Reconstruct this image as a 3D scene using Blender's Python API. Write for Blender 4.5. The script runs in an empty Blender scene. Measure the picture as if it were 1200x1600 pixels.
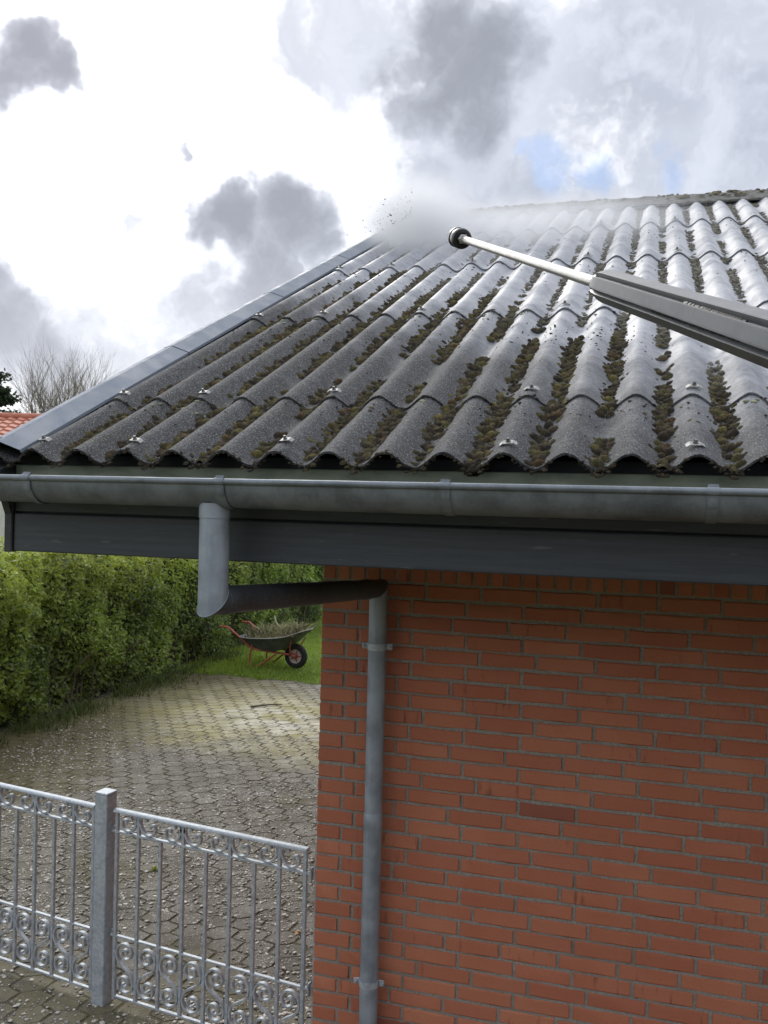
import bpy, bmesh, math, random
import numpy as np
from mathutils import Vector, Matrix

R = math.radians
rng = np.random.default_rng(11)
random.seed(11)
sc = bpy.context.scene
COL = sc.collection

# ------------------------------------------------------------------ camera
CAM = np.array([1.3562, -3.6961, 2.5291])
AX_R = np.array([0.9590, 0.2820, 0.0252]); AX_U = np.array([-0.0280, 0.0052, 0.9996]); AX_F = np.array([-0.2820, 0.9593, -0.01284])
AX_R /= np.linalg.norm(AX_R); AX_F -= AX_R * (AX_F @ AX_R); AX_F /= np.linalg.norm(AX_F); AX_U = np.cross(AX_R, AX_F)
cd = bpy.data.cameras.new('camera'); cam = bpy.data.objects.new('camera', cd); COL.objects.link(cam)
cd.sensor_fit = 'VERTICAL'; cd.sensor_height = 24.0; cd.lens = 24.0 * 1409.55 / 1600.0
cd.clip_start = 0.02; cd.clip_end = 3000
cam.matrix_world = Matrix(((AX_R[0], AX_U[0], -AX_F[0], CAM[0]), (AX_R[1], AX_U[1], -AX_F[1], CAM[1]),
                           (AX_R[2], AX_U[2], -AX_F[2], CAM[2]), (0, 0, 0, 1)))
sc.camera = cam

# ------------------------------------------------------------------ node helper
class NT:
    def __init__(s, tree):
        s.t = tree; s.n = tree.nodes; s.l = tree.links; s.n.clear()
    def node(s, kind, **kw):
        nd = s.n.new(kind)
        for k, v in kw.items(): setattr(nd, k, v)
        return nd
    def put(s, sock, v):
        if v is None: return
        if isinstance(v, bpy.types.NodeSocket): s.l.new(v, sock)
        elif isinstance(v, (tuple, list)) and len(v) == 3 and sock.type == 'RGBA': sock.default_value = (*v, 1)
        else: sock.default_value = v
    def pos(s): return s.node('ShaderNodeNewGeometry').outputs['Position']
    def gen(s): return s.node('ShaderNodeTexCoord').outputs['Generated']
    def objc(s): return s.node('ShaderNodeTexCoord').outputs['Object']
    def rand(s): return s.node('ShaderNodeObjectInfo').outputs['Random']
    def attr(s, name): return s.node('ShaderNodeAttribute', attribute_name=name).outputs['Fac']
    def acol(s, name): return s.node('ShaderNodeAttribute', attribute_name=name).outputs['Color']
    def noise(s, vec, scale=5, detail=4, rough=0.55, dist=0, col=False, dim='3D'):
        nd = s.node('ShaderNodeTexNoise'); s.put(nd.inputs['Vector'], vec)
        for k, v in (('Scale', scale), ('Detail', detail), ('Roughness', rough), ('Distortion', dist)): s.put(nd.inputs[k], v)
        return nd.outputs['Color' if col else 'Fac']
    def vor(s, vec, scale=5, feature='F1', out='Distance', rnd=1.0):
        nd = s.node('ShaderNodeTexVoronoi', feature=feature); s.put(nd.inputs['Vector'], vec); s.put(nd.inputs['Scale'], scale); s.put(nd.inputs['Randomness'], rnd)
        return nd.outputs[out]
    def math(s, op, a, b=None, c=None, clamp=False):
        nd = s.node('ShaderNodeMath', operation=op, use_clamp=clamp)
        for i, v in enumerate((a, b, c)): s.put(nd.inputs[i], v)
        return nd.outputs[0]
    def vmath(s, op, a, b=None, out=0):
        nd = s.node('ShaderNodeVectorMath', operation=op); s.put(nd.inputs[0], a); s.put(nd.inputs[1], b)
        return nd.outputs[out]
    def scale(s, v, f):
        nd = s.node('ShaderNodeVectorMath', operation='SCALE'); s.put(nd.inputs[0], v); s.put(nd.inputs['Scale'], f); return nd.outputs[0]
    def mapr(s, v, a, b, c=0.0, d=1.0, smooth=True):
        nd = s.node('ShaderNodeMapRange', interpolation_type='SMOOTHSTEP' if smooth else 'LINEAR')
        for i, x in enumerate((v, a, b, c, d)): s.put(nd.inputs[i], x)
        return nd.outputs[0]
    def mix(s, f, a, b, mode='MIX'):
        nd = s.node('ShaderNodeMix', data_type='RGBA', blend_type=mode); s.put(nd.inputs[0], f); s.put(nd.inputs[6], a); s.put(nd.inputs[7], b)
        return nd.outputs[2]
    def sep(s, v):
        nd = s.node('ShaderNodeSeparateXYZ'); s.put(nd.inputs[0], v); return nd.outputs
    def comb(s, x, y, z):
        nd = s.node('ShaderNodeCombineXYZ')
        for i, v in enumerate((x, y, z)): s.put(nd.inputs[i], v)
        return nd.outputs[0]
    def bump(s, h, strength=0.3, dist=0.01, normal=None):
        nd = s.node('ShaderNodeBump'); s.put(nd.inputs['Strength'], strength); s.put(nd.inputs['Distance'], dist); s.put(nd.inputs['Height'], h); s.put(nd.inputs['Normal'], normal)
        return nd.outputs[0]
    def bsdf(s, color, rough=0.7, normal=None, metal=0.0, **kw):
        b = s.node('ShaderNodeBsdfPrincipled'); s.put(b.inputs['Base Color'], color); s.put(b.inputs['Roughness'], rough); s.put(b.inputs['Metallic'], metal); s.put(b.inputs['Normal'], normal)
        for k, v in kw.items(): s.put(b.inputs[k], v)
        o = s.node('ShaderNodeOutputMaterial'); s.l.new(b.outputs[0], o.inputs['Surface']); return b

def mat(name):
    m = bpy.data.materials.new(name); m.use_nodes = True; return m, NT(m.node_tree)

# ------------------------------------------------------------------ world sky with clouds
def raydir(px, py):
    d = AX_R * (px - 600) / 1409.55 - AX_U * (py - 800) / 1409.55 + AX_F
    return d / np.linalg.norm(d)
SUN_EL, SUN_AZ = R(38), R(33)            # azimuth counted from +y towards -x
w = bpy.data.worlds.new('World'); sc.world = w; w.use_nodes = True
N = NT(w.node_tree)
sky = N.node('ShaderNodeTexSky', sky_type='NISHITA', sun_disc=False); sky.sun_elevation = SUN_EL; sky.sun_rotation = -SUN_AZ
sky.altitude = 20; sky.air_density = 1.0; sky.dust_density = 1.2
d0 = N.vmath('NORMALIZE', N.gen())
wob = N.vmath('SUBTRACT', N.noise(d0, 5.5, 5, 0.6, col=True), (0.5, 0.5, 0.5))
dw = N.vmath('ADD', d0, N.scale(wob, 0.17))
def blobs(lst):
    acc = None
    for (px, py, rad, amp) in lst:
        c = raydir(px, py); r = rad / 1409.55 * (1 - 0.25 * abs(px - 600) / 600)
        v = N.vmath('DISTANCE', dw, tuple(c), out='Value')
        f = N.mapr(v, r * 0.15, r * 1.75, amp, 0.0)
        acc = f if acc is None else N.math('MAXIMUM', acc, f)
    return acc
dark = blobs([(668, 35, 80, 1.0), (725, 95, 100, 1.0), (655, 175, 75, .95), (735, 190, 80, .8), (800, 90, 60, .7), (610, 90, 55, .7),
              (345, 372, 75, .95), (452, 345, 85, 1.0), (405, 430, 90, .95), (500, 395, 60, .85), (300, 350, 40, .7), (205, 385, 45, .62), (330, 470, 70, .6),
              (8, 70, 70, 1.0), (62, 110, 55, 1.0), (10, 120, 50, .9), (20, 505, 105, 1.0), (85, 548, 75, .95), (-40, 470, 110, 1.0), (266, 262, 21, .8),
              (575, 245, 26, .55)])
veil = blobs([(1010, 130, 330, .78), (1180, 60, 300, .75), (760, 300, 150, .85), (690, 290, 110, .9), (880, 300, 150, .8), (1040, 150, 190, .8), (1130, 90, 170, .75), (1170, 210, 170, .9), (930, 120, 120, .6), (960, 270, 110, .72), (880, 330, 130, .7), (790, 280, 110, .78), (1060, 270, 150, .8),
              (470, 60, 110, .62), (560, 30, 90, .7), (870, 40, 140, .55), (180, 560, 150, .62), (330, 545, 120, .62), (1010, 20, 120, .5), (620, 330, 80, .6)])
blue = blobs([(865, 258, 34, .9), (920, 262, 28, .9), (835, 245, 20, .8), (1050, 240, 26, .6), (575, 250, 14, .6)])
fx = N.vmath('DOT_PRODUCT', d0, tuple(raydir(600, 330)), out='Value')
outside = N.mapr(fx, 0.90, 0.76)
gen1 = N.noise(dw, 3.1, 3, 0.5)
thick = N.mapr(gen1, 0.50, 0.74)
dk = N.math('MAXIMUM', dark, N.math('MULTIPLY', thick, outside))
fin = N.noise(dw, 12, 4, 0.62)
dk = N.math('ADD', dk, N.math('MULTIPLY', N.math('SUBTRACT', fin, 0.5), 0.48))
vl = N.math('MAXIMUM', veil, N.math('MULTIPLY', N.mapr(gen1, 0.36, 0.6), outside))
vl = N.math('ADD', vl, N.math('MULTIPLY', N.math('SUBTRACT', fin, 0.5), 1.1))
gl = N.mapr(N.vmath('DOT_PRODUCT', d0, tuple(np.array([-math.sin(SUN_AZ) * math.cos(SUN_EL), math.cos(SUN_AZ) * math.cos(SUN_EL), math.sin(SUN_EL)])), out='Value'), 0.55, 1.0, 0.0, 1.0)
white = N.mix(gl, (9.2, 9.5, 10.2), (13.0, 13.0, 13.0))
vcol = N.mix(N.mapr(N.math('ADD', N.math('MULTIPLY', fin, 0.6), N.math('MULTIPLY', gen1, 0.4)), 0.34, 0.66), (1.85, 2.02, 2.45), (3.7, 3.9, 4.4))
c1 = N.mix(N.mapr(vl, 0.0, 0.80), white, vcol)
c1 = N.mix(N.math('MULTIPLY', N.mapr(blue, 0.10, 0.75), 0.55), c1, N.mix(1.0, sky.outputs[0], (0.42, 0.5, 0.62), 'MULTIPLY'))
core = N.mix(N.mapr(N.math('ADD', dk, N.math('MULTIPLY', fin, 0.5)), 0.55, 1.35), (3.5, 3.68, 4.2), (1.62, 1.72, 2.02))
c2 = N.mix(N.mapr(dk, 0.08, 0.74), c1, core)
low = N.mapr(N.sep(d0)[2], 0.30, 0.02)
c2 = N.mix(N.math('MULTIPLY', low, 0.85), c2, N.mix(0.25, (3.3, 3.4, 3.75), c2))
cl = N.mix(0.04, c2, sky.outputs[0])
bg = N.node('ShaderNodeBackground'); bg.inputs['Strength'].default_value = 0.1; N.l.new(cl, bg.inputs['Color'])
wo = N.node('ShaderNodeOutputWorld'); N.l.new(bg.outputs[0], wo.inputs['Surface'])
try: w.cycles.sampling_method = 'MANUAL'; w.cycles.sample_map_resolution = 512
except Exception: pass

# ------------------------------------------------------------------ sun behind thin cloud
sd = bpy.data.lights.new('sun', 'SUN'); sd.energy = 0.6; sd.angle = R(18); sd.color = (1.0, 0.96, 0.90)
so = bpy.data.objects.new('sun', sd); COL.objects.link(so)
sv = Vector((-math.sin(SUN_AZ) * math.cos(SUN_EL), math.cos(SUN_AZ) * math.cos(SUN_EL), math.sin(SUN_EL)))
so.rotation_euler = sv.to_track_quat('Z', 'Y').to_euler()
so.location = sv * 60

vs = sc.view_settings; vs.view_transform = 'Standard'; vs.look = 'None'; vs.gamma = 1.0; vs.exposure = 1.05; vs.use_curve_mapping = False
sc.render.engine = 'CYCLES'
cy = sc.cycles
cy.use_denoising = True; cy.max_bounces = 5; cy.diffuse_bounces = 2; cy.glossy_bounces = 2; cy.transmission_bounces = 2; cy.transparent_max_bounces = 8
cy.volume_bounces = 4; cy.caustics_reflective = False; cy.caustics_refractive = False
try: cy.volume_step_rate = 2.0
except Exception: pass

# ------------------------------------------------------------------ mesh helpers
class MB:
    def __init__(s): s.v = []; s.f = []; s.n = 0
    def add(s, verts, faces):
        b = s.n; s.v.extend(tuple(map(float, p)) for p in verts); s.f.extend(tuple(b + i for i in f) for f in faces); s.n += len(verts); return s
    def box(s, a, b):
        x0, y0, z0 = a; x1, y1, z1 = b
        return s.add([(x0, y0, z0), (x1, y0, z0), (x1, y1, z0), (x0, y1, z0), (x0, y0, z1), (x1, y0, z1), (x1, y1, z1), (x0, y1, z1)],
                     [(3, 2, 1, 0), (4, 5, 6, 7), (0, 1, 5, 4), (1, 2, 6, 5), (2, 3, 7, 6), (3, 0, 4, 7)])
    def cbox(s, a, b, c=0.004):
        """box with chamfered edges"""
        bm = bmesh.new(); bmesh.ops.create_cube(bm, size=1)
        a = np.array(a, float); b = np.array(b, float)
        for v in bm.verts: v.co = Vector(((a + b) / 2 + np.array(v.co) * (b - a)))
        bmesh.ops.bevel(bm, geom=bm.edges[:], offset=c, segments=1, affect='EDGES')
        bm.verts.index_update(); s.add([v.co[:] for v in bm.verts], [[v.index for v in f.verts] for f in bm.faces]); bm.free(); return s
    def tube(s, pts, r, n=10, cap=True, closed=False):
        pts = [Vector(p) for p in pts]; m = len(pts)
        rr = r if isinstance(r, (list, tuple, np.ndarray)) else [r] * m
        ref = Vector((0, 0, 1)); rings = []; prev = None
        for i, p in enumerate(pts):
            if closed: t = (pts[(i + 1) % m] - pts[i - 1])
            else: t = pts[min(i + 1, m - 1)] - pts[max(i - 1, 0)]
            t.normalize()
            if prev is None:
                a = t.cross(ref)
                if a.length < 1e-3: a = t.cross(Vector((1, 0, 0)))
                a.normalize()
            else:
                a = prev - t * prev.dot(t); a.normalize()
            prev = a; b = t.cross(a)
            rings.append([p + (a * math.cos(2 * math.pi * k / n) + b * math.sin(2 * math.pi * k / n)) * rr[i] for k in range(n)])
        V = [q for rg in rings for q in rg]; F = []
        for i in range(m if closed else m - 1):
            j = (i + 1) % m
            for k in range(n): F.append((i * n + k, i * n + (k + 1) % n, j * n + (k + 1) % n, j * n + k))
        if cap and not closed: F.append(tuple(reversed(range(n)))); F.append(tuple((m - 1) * n + k for k in range(n)))
        return s.add(V, F)
    def sweep(s, pts, prof, up=(0, -1, 0), cap=True):
        """sweep a closed 2-D profile (a across, b along 'up') along planar-ish points"""
        pts = [Vector(p) for p in pts]; m = len(pts); up = Vector(up).normalized(); n = len(prof); V = []; F = []
        for i, p in enumerate(pts):
            t = (pts[min(i + 1, m - 1)] - pts[max(i - 1, 0)]).normalized(); a = t.cross(up).normalized()
            V += [p + a * q[0] + up * q[1] for q in prof]
        for i in range(m - 1):
            for k in range(n): F.append((i * n + k, i * n + (k + 1) % n, (i + 1) * n + (k + 1) % n, (i + 1) * n + k))
        if cap: F.append(tuple(reversed(range(n)))); F.append(tuple((m - 1) * n + k for k in range(n)))
        return s.add(V, F)
    def lathe(s, prof, n=24, axis='z', cap=True):
        V = []; F = []; m = len(prof)
        for (r, h) in prof:
            for k in range(n):
                a = 2 * math.pi * k / n; V.append((r * math.cos(a), r * math.sin(a), h))
        for i in range(m - 1):
            for k in range(n): F.append((i * n + k, i * n + (k + 1) % n, (i + 1) * n + (k + 1) % n, (i + 1) * n + k))
        if cap: F.append(tuple(reversed(range(n)))); F.append(tuple((m - 1) * n + k for k in range(n)))
        if axis == 'y': V = [(x, z, -y) for x, y, z in V]
        if axis == 'x': V = [(z, x, y) for x, y, z in V]
        return s.add(V, F)
    def xform(s, M):
        s.v = [tuple(M @ Vector(p)) for p in s.v]; return s
    def mesh(s, name, m=None, smooth=None):
        me = bpy.data.meshes.new(name); me.from_pydata(s.v, [], s.f); me.update()
        if m: me.materials.append(m)
        if smooth is not None: smooth_by(me, smooth)
        return me
    def build(s, name, m, parent=None, smooth=None):
        return link(name, s.mesh(name, m, smooth), parent)
def smooth_by(me, ang):
    bm = bmesh.new(); bm.from_mesh(me); bmesh.ops.recalc_face_normals(bm, faces=bm.faces[:])
    for f in bm.faces: f.smooth = True
    for e in bm.edges:
        if len(e.link_faces) != 2 or e.calc_face_angle(0) > R(ang): e.smooth = False
    bm.to_mesh(me); bm.free()
def link(name, data, parent=None, loc=None, rot=None):
    o = bpy.data.objects.new(name, data); COL.objects.link(o); o.parent = parent
    if loc is not None: o.location = loc
    if rot is not None: o.rotation_euler = rot
    return o
def tag(o, label=None, cat=None, group=None, kind=None):
    if label: o['label'] = label
    if cat: o['category'] = cat
    if group: o['group'] = group
    if kind: o['kind'] = kind
    return o
def np_mesh(name, V, F, m, colors=None, smooth=False):
    """V (n,3), F (k,3) or (k,4) arrays; colors per vertex (n,3)"""
    me = bpy.data.meshes.new(name); nv, nf, k = len(V), len(F), F.shape[1]
    me.vertices.add(nv); me.vertices.foreach_set('co', V.astype(np.float32).ravel())
    me.loops.add(nf * k); me.loops.foreach_set('vertex_index', F.astype(np.int32).ravel())
    me.polygons.add(nf); me.polygons.foreach_set('loop_start', np.arange(0, nf * k, k, dtype=np.int32)); me.polygons.foreach_set('loop_total', np.full(nf, k, dtype=np.int32))
    if smooth: me.polygons.foreach_set('use_smooth', np.ones(nf, dtype=bool))
    me.update(calc_edges=True)
    if colors is not None:
        at = me.color_attributes.new('tint', 'FLOAT_COLOR', 'POINT')
        at.data.foreach_set('color', np.concatenate([colors, np.ones((nv, 1))], 1).astype(np.float32).ravel())
    me.materials.append(m); return me
def ico(sub):
    bm = bmesh.new(); bmesh.ops.create_icosphere(bm, subdivisions=sub, radius=1.0)
    V = np.array([v.co[:] for v in bm.verts]); F = np.array([[v.index for v in f.verts] for f in bm.faces]); bm.free(); return V, F
def catmull(P, n=8):
    P = [np.array(p, float) for p in P]; P = [2 * P[0] - P[1]] + P + [2 * P[-1] - P[-2]]; out = []
    for i in range(1, len(P) - 2):
        for t in np.linspace(0, 1, n, endpoint=False):
            a, b, c, d = P[i - 1:i + 3]
            out.append(0.5 * (2 * b + (c - a) * t + (2 * a - 5 * b + 4 * c - d) * t * t + (3 * b - a - 3 * c + d) * t ** 3))
    out.append(P[-2]); return out

# ------------------------------------------------------------------ materials
def m_zinc(name='weathered_zinc', base=(0.25, 0.28, 0.31), dark=(0.14, 0.16, 0.18), rough=0.5, metal=0.55):
    m, n = mat(name); p = n.pos()
    a = n.noise(p, 9, 6, 0.6); b = n.noise(n.vmath('MULTIPLY', p, (60, 60, 6)), 1, 4, 0.6)
    f = n.mapr(n.math('ADD', n.math('MULTIPLY', a, 0.8), n.math('MULTIPLY', b, 0.2)), 0.34, 0.66)
    c = n.mix(f, dark, base); c = n.mix(n.mapr(n.noise(p, 160, 2, 0.5), 0.62, 0.75, 0, 0.45), c, (0.38, 0.40, 0.42))
    n.bsdf(c, n.mapr(a, 0.3, 0.7, rough - 0.08, rough + 0.15), n.bump(n.noise(p, 220, 3, 0.6), 0.12, 0.002), metal); return m
def m_galv():
    m, n = mat('spangled_galvanised_steel'); p = n.pos()
    cell = n.vor(p, 75, out='Color'); g = n.sep(cell)[0]; a = n.noise(p, 14, 4, 0.6)
    c = n.mix(g, (0.34, 0.38, 0.415), (0.50, 0.54, 0.575)); c = n.mix(n.mapr(a, 0.55, 0.75, 0, 0.5), c, (0.55, 0.58, 0.60))
    n.bsdf(c, n.mapr(g, 0, 1, 0.50, 0.68), n.bump(n.noise(p, 180, 3), 0.10, 0.002), 0.35); return m
ZINC = m_zinc(); ZINC_PIPE = m_zinc('zinc_pipe', (0.37, 0.41, 0.46), (0.23, 0.265, 0.305), 0.52, 0.3)
ZINC_DARK = m_zinc('dark_offset_pipe', (0.090, 0.098, 0.108), (0.055, 0.060, 0.067), 0.5, 0.1)  # darker tone for the offset pipe and its sockets
FLASH = m_zinc('smooth_grey_flashing', (0.165, 0.195, 0.24), (0.15, 0.175, 0.215), 0.62, 0.05)
GALV = m_galv()

def m_brick():
    m, n = mat('red_brick'); p = n.pos(); r = n.rand()
    hue = n.mix(r, (0.44, 0.152, 0.084), (0.55, 0.212, 0.118))
    hue = n.mix(n.mapr(n.math('FRACT', n.math('MULTIPLY', r, 37.7)), 0.982, 0.990), hue, (0.27, 0.092, 0.062))
    hue = n.mix(n.mapr(n.noise(p, 3.0, 3), 0.35, 0.7, 0, 0.45), hue, (0.40, 0.115, 0.060)); hue = n.mix(n.mapr(n.math('FRACT', n.math('MULTIPLY', r, 53.1)), 0.55, 1.0, 0, 0.25), hue, (0.37, 0.115, 0.070))
    off = n.vmath('ADD', n.vmath('MULTIPLY', p, (34, 34, 5)), n.comb(n.math('MULTIPLY', r, 40), 0, n.math('MULTIPLY', r, 17)))
    burn = n.math('MULTIPLY', n.mapr(n.noise(off, 1.0, 3, 0.6), 0.56, 0.72), n.mapr(n.math('FRACT', n.math('MULTIPLY', r, 91.3)), 0.74, 0.82))
    hue = n.mix(n.math('MULTIPLY', burn, 0.62), hue, (0.085, 0.035, 0.03))
    grain = n.noise(p, 210, 4, 0.7)
    hue = n.mix(n.mapr(grain, 0.35, 0.75, 0, 0.40), hue, (0.29, 0.090, 0.050))
    eff = n.math('MULTIPLY', n.mapr(n.noise(p, 260, 2, 0.5), 0.70, 0.76), n.mapr(n.noise(p, 6, 3), 0.5, 0.65)); hue = n.mix(n.math('MULTIPLY', eff, 0.5), hue, (0.5, 0.42, 0.36))
    h = n.math('ADD', n.math('MULTIPLY', grain, 0.6), n.noise(n.vmath('MULTIPLY', p, (35, 35, 140)), 1, 4, 0.65))
    n.bsdf(hue, 0.88, n.bump(h, 0.42, 0.004)); return m
def m_mortar():
    m, n = mat('grey_mortar'); p = n.pos(); a = n.noise(p, 120, 5, 0.7)
    c = n.mix(n.mapr(a, 0.3, 0.7), (0.22, 0.20, 0.172), (0.37, 0.34, 0.30)); c = n.mix(n.mapr(n.noise(p, 5, 3), 0.45, 0.7, 0, 0.6), c, (0.22, 0.195, 0.16)); c = n.mix(n.mapr(n.noise(p, 38, 3), 0.55, 0.7, 0, 0.5), c, (0.30, 0.19, 0.14))
    n.bsdf(c, 0.95, n.bump(a, 0.6, 0.006)); return m
BRICK = m_brick(); MORTAR = m_mortar()

YE, ZE, SL, PH, PW = -1.1165, 2.6626, 0.4248, -0.6432, 0.177
CS, SN = math.cos(SL), math.sin(SL)
def wash_mask(n, p):
    q = n.sep(p); s_ = n.math('MULTIPLY', n.math('SUBTRACT', q[1], YE), 1 / CS)
    v = n.math('ADD', n.math('ADD', s_, n.math('MULTIPLY', q[0], 0.95)), n.math('MULTIPLY', n.math('SUBTRACT', n.noise(p, 2.6, 5, 0.66), 0.5), 1.7))
    return n.mapr(v, 1.25, 3.1)
def m_roof():
    m, n = mat('fibre_cement'); p = n.pos(); wsh = wash_mask(n, p)
    a = n.noise(p, 34, 6, 0.72); b = n.noise(p, 5, 4, 0.6); f = n.noise(p, 190, 3, 0.75)
    c = n.mix(n.mapr(a, 0.30, 0.70), (0.023, 0.024, 0.027), (0.064, 0.066, 0.072))
    c = n.mix(n.mapr(b, 0.42, 0.62, 0, 0.6), c, (0.040, 0.038, 0.034)); c = n.mix(n.mapr(n.noise(p, 12, 4, 0.65), 0.56, 0.70, 0, 0.5), c, (0.12, 0.12, 0.118))
    c = n.mix(n.mapr(f, 0.53, 0.66, 0, 0.85), c, (0.30, 0.30, 0.30))
    c = n.mix(n.mapr(f, 0.47, 0.34, 0, 0.8), c, (0.018, 0.018, 0.019))
    lich = n.math('MULTIPLY', n.mapr(n.noise(p, 75, 3, 0.6), 0.63, 0.72), n.mapr(n.noise(p, 7, 3), 0.45, 0.62)); c = n.mix(n.math('MULTIPLY', lich, 0.7), c, (0.33, 0.33, 0.30))
    alg = n.mapr(n.noise(n.vmath('ADD', p, (3, 7, 1)), 9, 4, 0.6), 0.58, 0.74, 0, 0.45); c = n.mix(alg, c, (0.085, 0.082, 0.045))
    w_ = n.mix(n.mapr(a, 0.3, 0.72), (0.21, 0.222, 0.25), (0.33, 0.345, 0.38)); w_ = n.mix(n.mapr(n.noise(p, 18, 5, 0.7), 0.57, 0.70, 0, 0.7), w_, (0.17, 0.165, 0.155))
    c = n.mix(wsh, c, w_)
    film = n.math('MULTIPLY', wsh, n.mapr(n.noise(p, 6, 4, 0.6), 0.25, 0.6))
    rough = n.mapr(film, 0, 1, 0.80, 0.46, smooth=False)
    hb = n.math('ADD', n.math('MULTIPLY', a, 0.8), n.math('MULTIPLY', f, 0.6))
    b_ = n.bsdf(c, rough, n.bump(hb, n.mapr(wsh, 0, 1, 0.9, 0.35), 0.007)); n.put(b_.inputs['Coat Weight'], n.math('MULTIPLY', film, 0.35)); b_.inputs['Coat Roughness'].default_value = 0.30
    return m
ROOF = m_roof()
def m_tint(name, rough=0.9, bumpscale=350, bs=0.7, bd=0.004, sss=None, trans=0.0):
    m, n = mat(name); p = n.pos(); c = n.acol('tint'); g = n.noise(p, bumpscale, 3, 0.7)
    c2 = n.mix(n.mapr(g, 0.3, 0.7), n.mix(1.0, c, (0.55, 0.55, 0.55), 'MULTIPLY'), n.mix(1.0, c, (1.35, 1.35, 1.35), 'MULTIPLY'))
    b = n.bsdf(c2, rough, n.bump(g, bs, bd) if bs else None)
    if trans:
        t = n.node('ShaderNodeBsdfTranslucent'); n.put(t.inputs['Color'], n.mix(1.0, c, (1.5, 1.6, 0.9), 'MULTIPLY'))
        mx = n.node('ShaderNodeMixShader'); mx.inputs[0].default_value = trans
        out = [q for q in n.n if q.type == 'OUTPUT_MATERIAL'][0]
        n.l.new(b.outputs[0], mx.inputs[1]); n.l.new(t.outputs[0], mx.inputs[2]); n.l.new(mx.outputs[0], out.inputs[0])
    return m
MOSS = m_tint('moss', 0.95, 420, 1.0, 0.006); BITS = m_tint('dirt_bits', 0.9, 200, 0.3); LEAF = m_tint('leaf', 0.5, 60, 0.0, trans=0.38); GRASS = m_tint('grass', 0.6, 60, 0.0, trans=0.25)
TWIG = m_tint('plant_cuttings', 0.85, 60, 0.2)
def m_plain(name, c0, c1, scale=12, rough=0.6, bs=0.15, metal=0, bscale=150, stretch=(1, 1, 1), **kw):
    m, n = mat(name); p = n.vmath('MULTIPLY', n.pos(), stretch); a = n.noise(p, scale, 5, 0.6)
    n.bsdf(n.mix(n.mapr(a, 0.3, 0.7), c0, c1), rough, n.bump(n.noise(p, bscale, 4, 0.6), bs, 0.003), metal, **kw); return m
def m_fascia():
    m, n = mat('dark_painted_board'); p = n.pos(); z = n.sep(p)[2]
    g = n.noise(n.vmath('MULTIPLY', p, (3.5, 30, 70)), 1, 6, 0.65)
    c = n.mix(n.mapr(g, 0.3, 0.7), (0.038, 0.044, 0.054), (0.056, 0.064, 0.076))
    scuff = n.math('MULTIPLY', n.mapr(n.noise(n.vmath('MULTIPLY', p, (7, 40, 55)), 1, 4, 0.6), 0.665, 0.71), 0.55); c = n.mix(scuff, c, (0.14, 0.15, 0.155))
    alg = n.math('MULTIPLY', n.mapr(n.math('ADD', z, n.math('MULTIPLY', n.noise(p, 14, 3), 0.05)), 2.565, 2.60), n.mapr(n.noise(n.vmath('MULTIPLY', p, (9, 9, 22)), 1, 4), 0.28, 0.62, 0.55, 1.0)); c = n.mix(alg, c, (0.30, 0.345, 0.25))
    n.bsdf(c, 0.55, n.bump(g, 0.35, 0.004)); return m
FASCIA = m_fascia()
WOOD_DARK = m_plain('dark_painted_timber', (0.028, 0.031, 0.037), (0.045, 0.050, 0.058), 8, 0.6, 0.2, stretch=(1, 5, 8))
SOFFIT = m_plain('soffit_boards', (0.05, 0.054, 0.06), (0.075, 0.08, 0.088), 6, 0.7)
CEMENT = m_plain('mossy_ridge_cement', (0.10, 0.095, 0.08), (0.22, 0.215, 0.20), 28, 0.9, 0.7, bscale=90)
WASHER = m_plain('pale_washer', (0.22, 0.22, 0.21), (0.36, 0.36, 0.34), 60, 0.5, 0.1); BOLT = m_plain('dark_bolt', (0.10, 0.10, 0.10), (0.25, 0.24, 0.22), 80, 0.5, 0.1, 0.4)
BLACK = m_plain('black_plastic', (0.012, 0.012, 0.013), (0.022, 0.022, 0.024), 20, 0.35, 0.05)
GREYRING = m_plain('grey_metal_ring', (0.32, 0.32, 0.33), (0.42, 0.42, 0.43), 40, 0.35, 0.05, 0.6)
STEEL = m_plain('wet_steel_tube', (0.50, 0.48, 0.44), (0.66, 0.64, 0.60), 30, 0.30, 0.12, 0.65, 400)
SLEEVE = m_plain('wet_grey_plastic', (0.095, 0.10, 0.105), (0.13, 0.136, 0.142), 30, 0.40, 0.10, 0, 500)
RED = m_plain('faded_red_tube', (0.40, 0.075, 0.06), (0.52, 0.15, 0.12), 20, 0.5, 0.1)
TRAY = m_plain('dull_dark_tray', (0.065, 0.082, 0.08), (0.12, 0.14, 0.135), 9, 0.6, 0.15); TRAYRIM = m_plain('worn_tray_rim', (0.25, 0.26, 0.25), (0.36, 0.35, 0.32), 20, 0.6)
RUBBER = m_plain('black_rubber', (0.015, 0.015, 0.016), (0.035, 0.034, 0.033), 20, 0.8, 0.3)
RIM = m_plain('wheel_rim', (0.42, 0.38, 0.36), (0.58, 0.55, 0.52), 18, 0.5)
BARK = m_plain('bark', (0.085, 0.070, 0.052), (0.16, 0.135, 0.105), 6, 0.9, 0.4); BARKG = m_plain('grey_bark', (0.13, 0.115, 0.09), (0.21, 0.19, 0.155), 3, 0.9, 0.3)

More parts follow.
